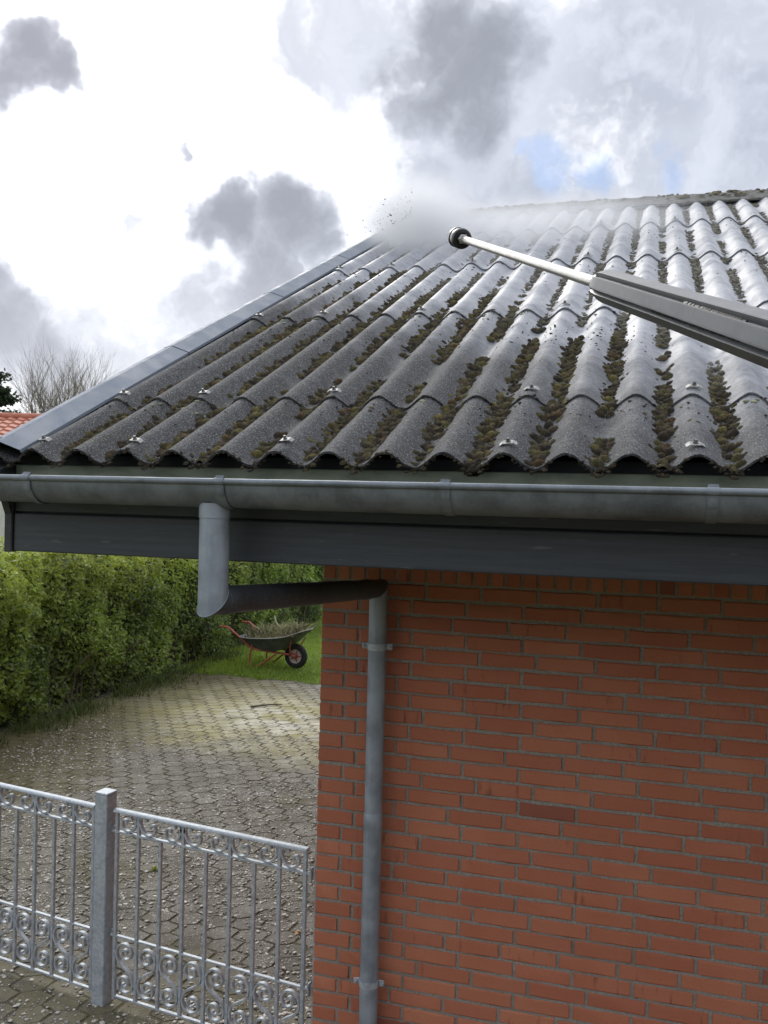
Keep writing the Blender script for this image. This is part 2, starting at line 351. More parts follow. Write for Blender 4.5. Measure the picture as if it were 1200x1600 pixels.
# ================================================================== GROUND
def m_soil():
    m, n = mat('mossy_joint_soil'); p = n.pos(); a = n.noise(p, 60, 5, 0.65); b = n.noise(p, 2.2, 4, 0.6)
    c = n.mix(n.mapr(a, 0.3, 0.7), (0.050, 0.044, 0.032), (0.135, 0.120, 0.088)); c = n.mix(n.mapr(b, 0.42, 0.65, 0, 0.6), c, (0.095, 0.095, 0.032))
    n.bsdf(c, 0.95, n.bump(a, 0.8, 0.01)); return m
def m_paver():
    m, n = mat('exposed_aggregate_concrete'); p = n.pos(); r = n.rand(); q = n.sep(p)
    d = n.vor(p, 95); cell = n.sep(n.vor(p, 95, out='Color')); d2 = n.vor(n.vmath('ADD', p, (1.3, 2.7, 0.4)), 210); c2 = n.sep(n.vor(n.vmath('ADD', p, (1.3, 2.7, 0.4)), 210, out='Color'))
    base = n.mix(n.noise(p, 25, 5, 0.65), (0.064, 0.057, 0.044), (0.148, 0.134, 0.106)); base = n.mix(n.math('MULTIPLY', r, 0.30), base, (0.19, 0.17, 0.125))
    dens = n.mapr(n.noise(n.vmath('ADD', p, (9, 2, 0)), 1.3, 4, 0.6), 0.36, 0.60, 0.90, 0.66)
    peb = n.math('MULTIPLY', n.math('GREATER_THAN', cell[0], dens), n.mapr(d, 0.45, 0.30)); pc = n.mix(cell[1], (0.28, 0.26, 0.22), (0.66, 0.64, 0.59))
    base = n.mix(peb, base, pc)
    peb2 = n.math('MULTIPLY', n.math('GREATER_THAN', c2[0], 0.80), n.mapr(d2, 0.45, 0.28)); base = n.mix(n.math('MULTIPLY', peb2, 0.8), base, (0.44, 0.42, 0.37))
    wv = n.noise(p, 1.1, 5, 0.62); mossf = n.math('MULTIPLY', n.mapr(n.math('ADD', wv, n.math('MULTIPLY', n.mapr(q[0], -2.4, -4.7), 0.36)), 0.50, 0.72), 0.92)
    base = n.mix(mossf, base, n.mix(n.noise(p, 9, 4), (0.062, 0.048, 0.020), (0.115, 0.100, 0.028)))
    # pale sandy stain that lies across the far part of the yard
    wq = n.vmath('ADD', p, n.scale(n.vmath('SUBTRACT', n.noise(p, 0.9, 4, 0.6, col=True), (0.5, 0.5, 0.5)), 1.5)); e = n.sep(wq)
    ang = R(-14); ex = n.math('SUBTRACT', e[0], -2.55); ey = n.math('SUBTRACT', e[1], 5.75)
    ux = n.math('ADD', n.math('MULTIPLY', ex, math.cos(ang)), n.math('MULTIPLY', ey, math.sin(ang))); uy = n.math('SUBTRACT', n.math('MULTIPLY', ey, math.cos(ang)), n.math('MULTIPLY', ex, math.sin(ang)))
    rad = n.math('SQRT', n.math('ADD', n.math('POWER', n.math('DIVIDE', ux, 2.35), 2.0), n.math('POWER', n.math('DIVIDE', uy, 1.45), 2.0)))
    st = n.math('MULTIPLY', n.mapr(rad, 1.3, 0.3), n.mapr(n.noise(n.vmath('ADD', p, (4, 1, 0)), 3.2, 5, 0.65), 0.30, 0.55, 0.45, 1.0)); stc = n.mix(n.mapr(n.noise(p, 1.7, 4), 0.40, 0.62), (0.34, 0.31, 0.13), (0.42, 0.39, 0.24))
    core_ = n.math('MULTIPLY', n.mapr(rad, 0.60, 0.1), n.mapr(n.noise(p, 2.6, 4, 0.6), 0.42, 0.58)); stc = n.mix(n.math('MULTIPLY', core_, 0.8), stc, (0.66, 0.64, 0.55))
    base = n.mix(n.math('MULTIPLY', st, 0.88), base, stc)
    # slimy olive film on the near slabs under the fence
    film = n.math('MULTIPLY', n.mapr(q[1], 0.75, 0.1), n.mapr(n.noise(p, 3.2, 4, 0.6), 0.36, 0.55)); base = n.mix(n.math('MULTIPLY', film, 0.8), base, n.mix(n.noise(p, 14, 4), (0.13, 0.115, 0.062), (0.22, 0.20, 0.115)))
    hgt = n.math('ADD', n.math('MULTIPLY', peb, 0.6), n.noise(p, 120, 4, 0.7))
    n.bsdf(base, n.mapr(n.noise(p, 4, 3), 0.3, 0.7, 0.62, 0.9), n.bump(hgt, 0.7, 0.006)); return m
def m_lawnground():
    m, n = mat('grassy_earth'); p = n.pos(); a = n.noise(p, 3, 6, 0.65); b = n.noise(p, 50, 4, 0.6)
    c = n.mix(n.mapr(a, 0.3, 0.7), (0.11, 0.165, 0.028), (0.19, 0.25, 0.05)); c = n.mix(n.mapr(b, 0.5, 0.7, 0, 0.5), c, (0.05, 0.055, 0.02)); n.bsdf(c, 0.95, n.bump(b, 0.6, 0.02)); return m
SOIL = m_soil(); PAVER = m_paver(); LAWN = m_lawnground()
ground = MB().add([(-900, -900, -0.03), (900, -900, -0.03), (900, 900, -0.03), (-900, 900, -0.03)], [(0, 1, 2, 3)]).build('ground', LAWN); tag(ground, kind='structure')
lawn = MB().add([(-6.6, 7.9, -0.006), (0.0, 7.75, -0.006), (0.0, 30, -0.006), (-6.6, 30, -0.006)], [(0, 1, 2, 3)]).build('lawn', LAWN); tag(lawn, kind='structure')
yard = MB().add([(-5.3, -7.0, -0.0036), (8.5, -7.0, -0.0036), (8.5, 0.05, -0.0036), (0.1, 0.05, -0.0036), (0.1, 7.86, -0.0036), (-5.3, 8.0, -0.0036)], [(0, 1, 2, 3, 4, 5)]).build('paved_yard', SOIL); tag(yard, kind='structure')

HW, HH = 0.108, 0.0745     # half sizes of a paver (tip to tip, flat to flat)
def paver_profile(seed):
    rr = np.random.default_rng(seed); pts = []
    base = [(-1, 0), (-0.62, -0.62), (-0.46, -1), (0.46, -1), (0.62, -0.62), (1, 0), (0.62, 0.62), (0.46, 1), (-0.46, 1), (-0.62, 0.62)]
    for (a, b) in base: pts.append(((a * (HW - 0.0018) + rr.normal(0, 0.0022)), (b * (HH - 0.0016) + rr.normal(0, 0.0022))))
    return pts
def paver_geo(seed):
    P = paver_profile(seed); n = len(P); V = []
    for k, (sc_, z) in enumerate(((1.0, -0.03), (1.0, -0.0035), (0.972, 0.0))):
        V += [(x * sc_, y * (sc_ if k < 2 else 0.962), z) for x, y in P]
    F = []
    for k in range(2):
        for i in range(n): F.append((k * n + i, k * n + (i + 1) % n, (k + 1) * n + (i + 1) % n, (k + 1) * n + i))
    F.append(tuple(2 * n + i for i in range(n))); return V, F
geos = [paver_geo(i) for i in range(6)]
pmesh = []
for g in geos: pmesh.append(MB().add(*g).mesh('paver', PAVER, 25))
ROTP = R(34)
spots = []
for i in range(-90, 90):
    for j in range(-90, 90):
        lx = i * HW * 1.54; ly = j * HH * 2 + (HH if i % 2 else 0)
        x = lx * math.cos(ROTP) - ly * math.sin(ROTP) - 1.0; y = lx * math.sin(ROTP) + ly * math.cos(ROTP) + 2.0
        if x < -5.12 or x > 5.0 or y < -5.2 or y > 7.78 - 0.02 * x or (x > -0.06 and y > -0.09): continue
        d = np.array([x, y, 0]) - CAM; dep = d @ AX_F; u = 600 + 1409.55 * (d @ AX_R) / dep if dep > 0.2 else -9e9; v = 800 - 1409.55 * (d @ AX_U) / dep if dep > 0.2 else 9e9
        vis = dep > 0.2 and -25 < u < 500 and v < 1625
        spots.append((0 if vis else 1, np.linalg.norm(d), x, y))
spots.sort()
fieldV = MB()
for k, (hid, dist, x, y) in enumerate(spots):
    g = random.randrange(6); rz = ROTP + (math.pi if random.random() < .5 else 0) + random.gauss(0, .012); tx, ty = random.gauss(0, .007), random.gauss(0, .007); z = max(-.0004, random.gauss(0.0006, .0014))
    if k < 300: link('paver', pmesh[g], yard, (x, y, z), (tx, ty, rz))
    else:
        Mx = Matrix.Translation((x, y, z)) @ Matrix.Rotation(rz, 4, 'Z') @ Matrix.Rotation(tx, 4, 'X') @ Matrix.Rotation(ty, 4, 'Y')
        fieldV.add([Mx @ Vector(p) for p in geos[g][0]], geos[g][1])
tag(fieldV.build('paver_field', PAVER, yard, 25), kind='stuff')

# pale chips and petals strewn over the pavers
def scatter_bits(name, P, sizes, cols, m, sub=1, flat=0.4, kind=None, parent=None, jit=0.25, lean=None):
    V0, F0 = ico(sub); n = len(P); k = len(V0)
    ang = rng.uniform(0, 2 * np.pi, n); el = rng.uniform(0.6, 1.5, n)
    V = np.repeat(V0[None], n, 0) * (1 + rng.normal(0, jit, (n, k, 1)))
    V[:, :, 0] *= (sizes * el)[:, None]; V[:, :, 1] *= sizes[:, None]; V[:, :, 2] *= (sizes * flat)[:, None]
    c, s = np.cos(ang)[:, None], np.sin(ang)[:, None]; x = V[:, :, 0] * c - V[:, :, 1] * s; y = V[:, :, 0] * s + V[:, :, 1] * c
    W = np.stack([x, y, V[:, :, 2]], -1)
    if lean is not None: W = W @ lean.T
    W += P[:, None, :]
    F = (F0[None] + (np.arange(n) * k)[:, None, None]).reshape(-1, 3)
    me = np_mesh(name, W.reshape(-1, 3), F, m, np.repeat(cols, k, 0)); o = link(name, me, parent)
    if kind: tag(o, kind=kind)
    return o
n = 36000
yy = -0.3 + rng.beta(1.1, 1.7, n) * 6.0; xx = rng.uniform(-4.6, -0.04, n)
dn = np.sin(xx * 2.1 + 1.0) * np.cos(yy * 1.7 + xx) + 0.5 * np.sin(yy * 3.1 - xx * 2.3)
keep = rng.uniform(-1.2, 1.3, n) < dn + 0.25 * (xx > -3.4); xx, yy = xx[keep], yy[keep]; n = len(xx)
g = rng.uniform(0.35, 1.0, (n, 1)); cols = np.array([0.74, 0.71, 0.63]) * g
o = scatter_bits('pale_chips', np.stack([xx, yy, np.full(n, 0.003)], 1), 0.0034 + 0.0105 * rng.random(n) ** 2.0, cols, BITS, 1, 0.30)
tag(o, 'pale stone chips and petals strewn over the paved yard', 'stone chips', kind='stuff')

# ================================================================== HOUSE
house = link('brick_house', None); tag(house, 'red brick house with mossy corrugated grey roof and dark eaves', 'house')
J0 = 2.18; CH = 0.0667; MOD = 0.235; JT = 0.0128
XR = 7.4; YB = 8.4
wall = MB()
wall.box((0.002, 0.0055, 0.0), (XR, 0.30, 2.42))                       # front leaf
wall.box((0.002, 0.302, 0.0), (0.30, YB, 2.42))                       # gable leaf
wall.add([(0.002, 0.0, 2.421), (0.30, 0.0, 2.421), (0.30, YB, 2.421), (0.002, YB, 2.421), (0.002, 4.2, 4.75), (0.30, 4.2, 4.75)], [(0, 4, 5, 1), (0, 3, 4), (1, 5, 2), (3, 2, 5, 4)])
wall.box((0.302, YB - 0.30, 0.0), (XR, YB, 2.42)); wall.box((XR - 0.3, 0.302, 0.0), (XR, YB - 0.302, 2.42))
wall = wall.build('wall', MORTAR, house)
def brick_geo(L, H, D=0.10, seed=0):
    rr = np.random.default_rng(seed); c = 0.0035
    def ring(x0, x1, z0, z1, y, j): return [(x0 + rr.normal(0, j), y, z0 + rr.normal(0, j)), (x1 + rr.normal(0, j), y, z0 + rr.normal(0, j)), (x1 + rr.normal(0, j), y, z1 + rr.normal(0, j)), (x0 + rr.normal(0, j), y, z1 + rr.normal(0, j))]
    # outline with mid points so that the arrises wander a little
    def ring8(y, inset, j):
        h, l = H / 2 - inset, L / 2 - inset
        pts = [(-l, -h), (-l * .3, -h), (l * .35, -h), (l, -h), (l, h), (l * .3, h), (-l * .35, h), (-l, h)]
        return [(a + rr.normal(0, j), y + rr.normal(0, j * .4), b + rr.normal(0, j)) for a, b in pts]
    V = ring8(0.0, c, 0.0014) + ring8(c, 0.0, 0.0014) + ring8(0.03, 0.0, 0.0004); F = [tuple(range(8))]
    for k in range(2):
        for i in range(8): F.append((k * 8 + i, (k + 1) * 8 + i, (k + 1) * 8 + (i + 1) % 8, k * 8 + (i + 1) % 8))
    return V, F
kinds = {'stretcher': MOD - JT, 'header': MOD / 2 - JT, 'closer': MOD * .75 - JT, 'half': MOD / 2 - JT}
bmeshes = {k: [(brick_geo(L, CH - JT, seed=hash(k) % 97 * 0 + 13 * i + len(k))) for i in range(7)] for k, L in kinds.items()}
bme = {k: [MB().add(*g).mesh('brick', BRICK, 30) for g in gl_] for k, gl_ in bmeshes.items()}
bricks = []
for row in range(1, 33):
    zc = J0 - CH * (row - 0.5); x = 0.0; seq = []
    if row % 2 == 0: seq = ['closer']
    elif row % 4 == 1: seq = ['header', 'header']
    else: seq = ['header']
    while x < 5.2:
        kd = seq.pop(0) if seq else 'stretcher'; L = kinds[kd] + JT
        bricks.append((kd, x + L / 2 - (JT / 2 if x > 0 else JT / 2), zc)); x += L
vis, rest = [], []
for b in bricks:
    d = np.array([b[1], 0, b[2]]) - CAM; dep = d @ AX_F; u = 600 + 1409.55 * (d @ AX_R) / dep; v = 800 - 1409.55 * (d @ AX_U) / dep
    (vis if u < 1250 and v < 1612 and v > 880 else rest).append(b)
bfield = MB()
for i, (kd, x, z) in enumerate(vis + rest):
    g = random.randrange(7); yj = random.gauss(0, 0.0011); rx = random.gauss(0, .006); zz = z + random.gauss(0, .0009)
    if i < 286: link('brick', bme[kd][g], wall, (x, yj, zz), (rx, random.gauss(0, .004), random.gauss(0, .003)))
    else: bfield.add([(p[0] + x, p[1] + yj, p[2] + zz) for p in bmeshes[kd][g][0]], bmeshes[kd][g][1])
# gable side bricks (outside the photograph's view)
for row in range(1, 33):
    zc = J0 - CH * (row - 0.5); y = 0.115 if row % 2 else 0.06
    while y < 8.0:
        V, F = bmeshes['stretcher'][random.randrange(7)]; yc = y + MOD / 2
        bfield.add([(p[1] - 0.006, yc - p[0], p[2] + zc) for p in V], F); y += MOD
tag(bfield.build('brick_field', BRICK, wall, 30), kind='stuff')
# standing course at the top
sold = [brick_geo(0.0665 - 0.011, 0.168, seed=70 + i) for i in range(5)]; smesh = [MB().add(*g).mesh('brick', BRICK, 30) for g in sold]
for i in range(34):
    link('brick', smesh[random.randrange(5)], wall, (0.030 + i * 0.0668, random.gauss(0, .001), J0 + 0.006 + 0.084), (random.gauss(0, .004), random.gauss(0, .008), 0))

# ---- roof
roof = MB(); 
def rp(u, s, w_=0.0): return (u, YE + s * CS - w_ * SN, ZE + s * SN + w_ * CS)
SR = 6.02
roof.add([rp(-0.77, 0.165, -0.075), rp(XR, 0.165, -0.075), rp(XR, SR, -0.075), rp(-0.77, SR, -0.075), rp(-0.77, 0.165, -0.085), rp(XR, 0.165, -0.085), rp(XR, SR, -0.085), rp(-0.77, SR, -0.085)],
         [(0, 1, 2, 3), (7, 6, 5, 4), (0, 4, 5, 1), (1, 5, 6, 2), (2, 6, 7, 3), (3, 7, 4, 0)])
roof = roof.build('roof', WOOD_DARK, house)
A = 0.0245; TH = 0.0075
def prof_w(u): return A * (math.cos(2 * math.pi * (u - PH) / PW) - 1)
def sheet_mesh(u0, u1, L, seed):
    rr = np.random.default_rng(seed); nu = max(6, int((u1 - u0) / PW * 14)); us = np.linspace(u0, u1, nu + 1); vs_ = [0, 0.02, L * .5, L]; V = []; F = []
    jag = rr.normal(0, 0.0016, nu + 1); chip = np.zeros(nu + 1)
    for _ in range(3):
        if rr.random() < .6: c = rr.integers(0, nu); chip[max(0, c - 1):c + 2] = rr.uniform(.003, .008)
    for side in (0, 1):
        for j, v in enumerate(vs_):
            for i, u in enumerate(us):
                V.append((u, v + ((jag[i] + chip[i]) if j == 0 else 0), prof_w(u) - (TH if side else 0) + 0.012 * (1 - v / L)))
    m_ = nu + 1; B = m_ * 4
    for j in range(3):
        for i in range(nu):
            a = j * m_ + i; F.append((a, a + 1, a + m_ + 1, a + m_)); F.append((B + a + m_, B + a + m_ + 1, B + a + 1, B + a))
    for i in range(nu): F.append((i, B + i, B + i + 1, i + 1)); a = 3 * m_ + i; F.append((a, a + 1, B + a + 1, B + a))
    for j in range(3):
        a = j * m_; F.append((a, a + m_, B + a + m_, B + a)); a += nu; F.append((a, B + a, B + a + m_, a + m_))
    return MB().add(V, F).mesh('roof_sheet', ROOF, 50)
rows = [(0.0, 0.72), (0.5515, 1.54), (1.91, 1.55), (3.298, 1.56), (4.692, 1.28)]
SEAM = [-0.80] + [PH + PW * (0.5 + 7 * k) for k in range(0, 7)]
for ri, (s0, L) in enumerate(rows):
    base = {}
    for k in range(len(SEAM) - 1):
        u0, u1 = SEAM[k], SEAM[k + 1]
        first = k == 0
        key = 'v' if first else 'f%d' % (k % 3)
        lap = 0.03
        if key not in base:
            if first: base[key] = (sheet_mesh(u0, u1 + lap, L, ri * 10), 0.0)
            else: base[key] = (sheet_mesh(SEAM[1], SEAM[2] + lap, L, ri * 10 + k), SEAM[1])
        me, ref = base[key]
        loc = rp(u0 - ref if not first else 0.0, s0 + random.gauss(0, .003), 0.0014 * (k % 2) + 0.0022 * (1 if first else 0))
        link('roof_sheet', me, roof, loc, (SL, 0, 0))
# back slope (hidden from here)
bk = MB(); nu = 300
for j, s in enumerate((0.0, 6.0)):
    pass
Vb = []; us = np.linspace(-0.80, XR, 560)
yr = YE + SR * CS
for s in (0.0, SR):
    for u in us:
        q = rp(u, s, prof_w(u) - 0.004); Vb.append((q[0], 2 * yr - q[1], q[2]))
m_ = len(us); bk.add(Vb, [(i, i + m_, i + m_ + 1, i + 1) for i in range(m_ - 1)]).build('back_slope', ROOF, roof, 60)
# ridge caps
def cap_mesh(L, seed):
    rr = np.random.default_rng(seed); prof = []
    half = [(0.235, -0.092), (0.225, -0.080), (0.10, -0.012), (0.06, 0.022), (0.03, 0.040), (0, 0.045)]
    outl = [(-a, b) for a, b in half] + [(a, b) for a, b in reversed(half[:-1])]
    inn = [(a * 0.97, b - 0.013) for a, b in outl]
    V = []; F = []; xs = np.linspace(0, L, 9); n_ = len(outl)
    for ring in (outl, inn):
        for x in xs:
            for (a, b) in ring: V.append((x, a, b + rr.normal(0, .0018) + (0.010 if x < 0.1 and ring is outl else 0)))
    B = len(xs) * n_
    for i in range(len(xs) - 1):
        for k in range(n_ - 1):
            a = i * n_ + k; F.append((a, a + 1, a + n_ + 1, a + n_)); F.append((B + a + n_, B + a + n_ + 1, B + a + 1, B + a))
        for k in (0, n_ - 1): a = i * n_ + k; F.append((a, a + n_, B + a + n_, B + a))
    for i in (0, len(xs) - 1):
        for k in range(n_ - 1): a = i * n_ + k; F.append((a, B + a, B + a + 1, a + 1))
    return MB().add(V, F).mesh('ridge_cap', CEMENT, 40)
cm = [cap_mesh(1.13, i) for i in range(3)]
rz_ = ZE + SR * SN
for k in range(8): link('ridge_cap', cm[k % 3], roof, (-0.83 + 1.03 * k, yr, rz_ - 0.012 + 0.003 * (k % 2)))
# screws with saddle washers
scr = MB()
for q in (-1, 0, 1): pass
scr.cbox((-0.019, -0.017, 0.004), (0.019, 0.017, 0.0075), 0.0015)
wing = MB()
V = []; 
for sx in (-1, 1): scr.add([(sx * 0.019, -0.015, 0.0072), (sx * 0.019, 0.015, 0.0072), (sx * 0.032, 0.013, -0.001), (sx * 0.032, -0.013, -0.001), (sx * 0.019, -0.015, 0.0045), (sx * 0.019, 0.015, 0.0045), (sx * 0.031, 0.013, -0.004), (sx * 0.031, -0.013, -0.004)],
    [(0, 1, 2, 3), (7, 6, 5, 4), (0, 3, 7, 4), (1, 5, 6, 2), (3, 2, 6, 7)])
wm = scr.mesh('screw', WASHER, 30)
hd = MB().lathe([(0.0095, 0.0076), (0.0095, 0.012), (0.0066, 0.0122), (0.0066, 0.019), (0.005, 0.0205)], 6); hm = hd.mesh('screw', BOLT, 20)
# one mesh with both materials
bm = bmesh.new(); bm.from_mesh(wm); nf0 = len(bm.faces); bm.from_mesh(hm); bm.faces.ensure_lookup_table()
for f in bm.faces[nf0:]: f.material_index = 1
screw_me = bpy.data.meshes.new('screw'); bm.to_mesh(screw_me); bm.free(); screw_me.materials.append(WASHER); screw_me.materials.append(BOLT)
for ri, (s0, L) in enumerate(rows):
    for idx in (0, 2, 5, 9, 12, 16, 19, 23, 26, 30, 33):
        link('screw', screw_me, roof, rp(PH + PW * idx + random.gauss(0, .004), s0 + (0.085 if ri == 0 else 0.065) + random.gauss(0, .008), 0.0115), (SL, random.gauss(0, .05), random.gauss(0, .12))).scale = (.82, .82, .9)

# ---- verge flashing
vf_prof = [(-0.828, -0.085), (-0.818, 0.026), (-0.772, 0.036), (-0.694, 0.004), (-0.693, -0.006)]
vf = None
cuts = [0.005, 1.262, 2.465, 3.72, 4.95, 6.0]
for k in range(5):
    s0, s1 = cuts[k] + 0.002, cuts[k + 1] - 0.003; mb = MB(); pr = vf_prof; lift = 0.0015 * k
    V = []; tt = 0.0016
    for s in (s0, s1):
        for (u, w_) in pr: V.append(rp(u, s, w_ + lift))
        for (u, w_) in pr: V.append(rp(u + (0.002 if u < -0.815 else 0), s, w_ + lift - tt))
    n_ = len(pr); F = []
    for i in range(n_ - 1): F += [(i, i + 1, 2 * n_ + i + 1, 2 * n_ + i), (n_ + i, 3 * n_ + i, 3 * n_ + i + 1, n_ + i + 1), (i, n_ + i, n_ + i + 1, i + 1), (2 * n_ + i, 2 * n_ + i + 1, 3 * n_ + i + 1, 3 * n_ + i)]
    F += [(0, 2 * n_, 3 * n_, n_), (n_ - 1, 2 * n_ - 1, 4 * n_ - 1, 3 * n_ - 1)]
    mb.add(V, F)
    if k == 0:   # folded tongue closing the lower end
        mb.add([rp(-0.818, s0, 0.026), rp(-0.772, s0, 0.036), rp(-0.79, s0 - 0.003, -0.02), rp(-0.826, s0 - 0.003, -0.03)], [(0, 1, 2, 3)])
        rv = MB().lathe([(0.011, 0), (0.011, 0.002), (0.008, 0.004), (0.0, 0.005)], 12); rv.xform(Matrix.Translation(rp(-0.797, 0.05, 0.031)) @ Matrix.Rotation(SL, 4, 'X')); mb.add(rv.v, rv.f)
    o = mb.build('flashing_panel', FLASH, vf)
    if vf is None:
        vf = link('verge_flashing', None, house); o.parent = vf
# barge board under the flashing
bb = MB(); V = []
for s in (-0.02, SR):
    for (u, w_) in ((-0.806, -0.062), (-0.778, -0.062), (-0.778, -0.27), (-0.806, -0.27)): V.append(rp(u, s, w_))
bb.add(V, [(0, 1, 2, 3), (7, 6, 5, 4), (0, 4, 5, 1), (1, 5, 6, 2), (2, 6, 7, 3), (3, 7, 4, 0)])
bb.build('barge_board', WOOD_DARK, house)

# ---- fascia boards, soffit
fas = link('fascia', None, house)
YF = -1.03
fb = MB(); fb.cbox((-0.774, YF, 2.4585), (XR, YF + 0.022, 2.622), 0.003); fb.build('fascia_board', FASCIA, fas)
fb = MB(); fb.cbox((-0.774, YF - 0.004, 2.320), (XR, YF + 0.022, 2.4535), 0.004); fb.build('fascia_board', FASCIA, fas)
fb = MB(); fb.cbox((-0.808, YF - 0.012, 2.316), (-0.776, YF + 0.02, 2.60), 0.003); fb.build('corner_trim', WOOD_DARK, fas)
MB().box((-0.773, YF + 0.023, 2.325), (XR, YF + 0.045, 2.657)).build('backing_board', WOOD_DARK, fas)
sf = link('soffit', None, house)
for k in range(9): 
    y0 = YF + 0.047 + k * 0.109; MB().cbox((-0.774, y0, 2.335), (XR, y0 + 0.105, 2.353), 0.003).build('soffit_board', SOFFIT, sf)
for k in range(18):
    y0 = 0.3 + k * 0.112; MB().cbox((-0.774, y0, 2.335), (-0.003, y0 + 0.108, 2.353), 0.003).build('soffit_board', SOFFIT, sf)

# ---- gutter
GY, GZ, GR = -1.166, 2.572, 0.078
gut = MB(); V = []; F = []; xs = (-0.842, 0.38, 0.3815, XR - 0.3)
def gut_prof(r, off=0): 
    return [(GY - r * math.cos(a), GZ - r * math.sin(a)) for a in np.linspace(R(4), R(180), 26)]
def gut_seg(x0, x1, r):
    V = []; F = []; P = gut_prof(r); Q = gut_prof(r - 0.0013); n_ = len(P)
    for x in (x0, x1):
        V += [(x, y, z) for y, z in P] + [(x, y, z) for y, z in Q]
    for i in range(n_ - 1):
        F += [(i, 2 * n_ + i, 2 * n_ + i + 1, i + 1), (n_ + i, n_ + i + 1, 3 * n_ + i + 1, 3 * n_ + i), (i, i + 1, n_ + i + 1, n_ + i), (2 * n_ + i, 3 * n_ + i, 3 * n_ + i + 1, 2 * n_ + i + 1)]
    F += [(n_ - 1, 3 * n_ - 1, 4 * n_ - 1, 2 * n_ - 1)]
    return V, F
gut.add(*gut_seg(-0.842, 0.389, GR)); gut.add(*gut_seg(0.360, XR - .3, GR + 0.0016))
gut.tube([(-0.842, GY - GR - 0.002, GZ + 0.001), (0.389, GY - GR - 0.002, GZ + 0.001)], 0.0098, 14)
gut.tube([(0.375, GY - GR - 0.0028, GZ + 0.001), (XR - .3, GY - GR - 0.0028, GZ + 0.001)], 0.0100, 14)
P = gut_prof(GR - 0.0008); gut.add([(-0.841, y, z) for y, z in P] + [(-0.843, y, z) for y, z in P], [tuple(range(len(P))), tuple(reversed(range(len(P), 2 * len(P))))])
gutter = gut.build('gutter', ZINC, house, 35)
def bracket_mesh():
    mb = MB(); r0, r1 = GR + 0.0045, GR + 0.0018; wd = 0.0135; an = np.linspace(R(-14), R(182), 30); V = []; F = []
    for a in an:
        for (r, x) in ((r0, -wd), (r0, wd), (r1, wd), (r1, -wd)): V.append((x, -r * math.cos(a), -r * math.sin(a)))
    for i in range(len(an) - 1):
        for k in range(4): F.append((i * 4 + k, i * 4 + (k + 1) % 4, i * 4 + 4 + (k + 1) % 4, i * 4 + 4 + k))
    F += [(3, 2, 1, 0), tuple((len(an) - 1) * 4 + k for k in range(4))]
    mb.add(V, F)
    V = []; F = []; an = np.linspace(R(-40), R(235), 16)
    for a in an:
        for x in (-wd - .001, wd + .001): V.append((x, -GR - 0.002 - 0.0122 * math.cos(a), 0.001 + 0.0122 * math.sin(a)))
    for i in range(len(an) - 1): F.append((2 * i, 2 * i + 1, 2 * i + 3, 2 * i + 2))
    mb.add(V, F)
    t = MB().lathe([(0.0128, 0.0), (0.0128, 0.0016), (0.011, 0.0022), (0, 0.0024)], 20); t.xform(Matrix.Translation((0, -GR * math.cos(R(22)) - 0.0045, -GR * math.sin(R(22)))) @ Matrix.Rotation(R(90 + 20), 4, 'X')); mb.add(t.v, t.f)
    mb.box((-wd + .001, 0.078, -0.005), (wd - .001, 0.137, 0.0)); 
    return mb.mesh('bracket', ZINC, 35)
bkm = bracket_mesh()
for x in (-0.56, 0.122, 0.812, 1.512, 2.21, 2.91, 3.6, 4.3, 5.0): link('bracket', bkm, gutter, (x, GY, GZ))

# ---- downpipe
dp = link('downpipe', None, house)
SX, SY = 0.068, -1.166
WX, WY = 0.2745, -0.062
def ring_pts(c, ex, ey, r, n=28): return [Vector(c) + Vector(ex) * (r * math.cos(2 * math.pi * k / n)) + Vector(ey) * (r * math.sin(2 * math.pi * k / n)) for k in range(n)]
def pipe_chain(rings, n=28, cap=False):
    V = [q for rg in rings for q in rg]; F = []
    for i in range(len(rings) - 1):
        for k in range(n): F.append((i * n + k, i * n + (k + 1) % n, (i + 1) * n + (k + 1) % n, (i + 1) * n + k))
    return V, F
ZS, ZW = 2.205, 2.158
ad = Vector((WX - SX, WY - SY, ZW - ZS)); adn = ad.normalized(); rad = 0.0465
dn_ = Vector((0, 0, -1))
def project_ring(center, axis, r, plane_n, n=28, ex=None):
    """points of the pipe (axis through center) cut by the plane through center with normal plane_n"""
    axis = axis.normalized(); e1 = Vector((1, 0, 0)) - axis * axis.x; e1.normalize(); e2 = axis.cross(e1); out = []
    for k in range(n):
        q = e1 * math.cos(2 * math.pi * k / n) * r + e2 * math.sin(2 * math.pi * k / n) * r
        t = -(q.dot(plane_n)) / axis.dot(plane_n); out.append(center + q + axis * t)
    return out
mit1 = (adn - dn_).normalized(); bend1 = Vector((SX, SY, ZS)); bend2 = Vector((WX, WY, ZW))
mb = MB(); z_ax = Vector((0, 0, -1))
mb.add(*pipe_chain([project_ring(Vector((SX, SY, 2.503)), z_ax, rad, Vector((0, 0, 1))), project_ring(bend1, z_ax, rad, (adn + dn_).normalized().cross(Vector((1, 0, 0))).cross(Vector((1, 0, 0))) if False else (z_ax - (-adn)).normalized() if False else (adn + z_ax).normalized())]))
mb.build('outlet_pipe', ZINC_PIPE, dp, 40)
mb = MB(); mb.add(*pipe_chain([project_ring(Vector((SX, SY, 2.508)), z_ax, rad + .0022, Vector((0, 0, 1))), project_ring(Vector((SX, SY, 2.462)), z_ax, rad + .0022, Vector((0, 0, 1))), project_ring(Vector((SX, SY, 2.462)), z_ax, rad, Vector((0, 0, 1)))])); mb.build('outlet_collar', ZINC_PIPE, dp, 40)
pn1 = (adn + z_ax).normalized(); pn2 = (adn + z_ax).normalized()
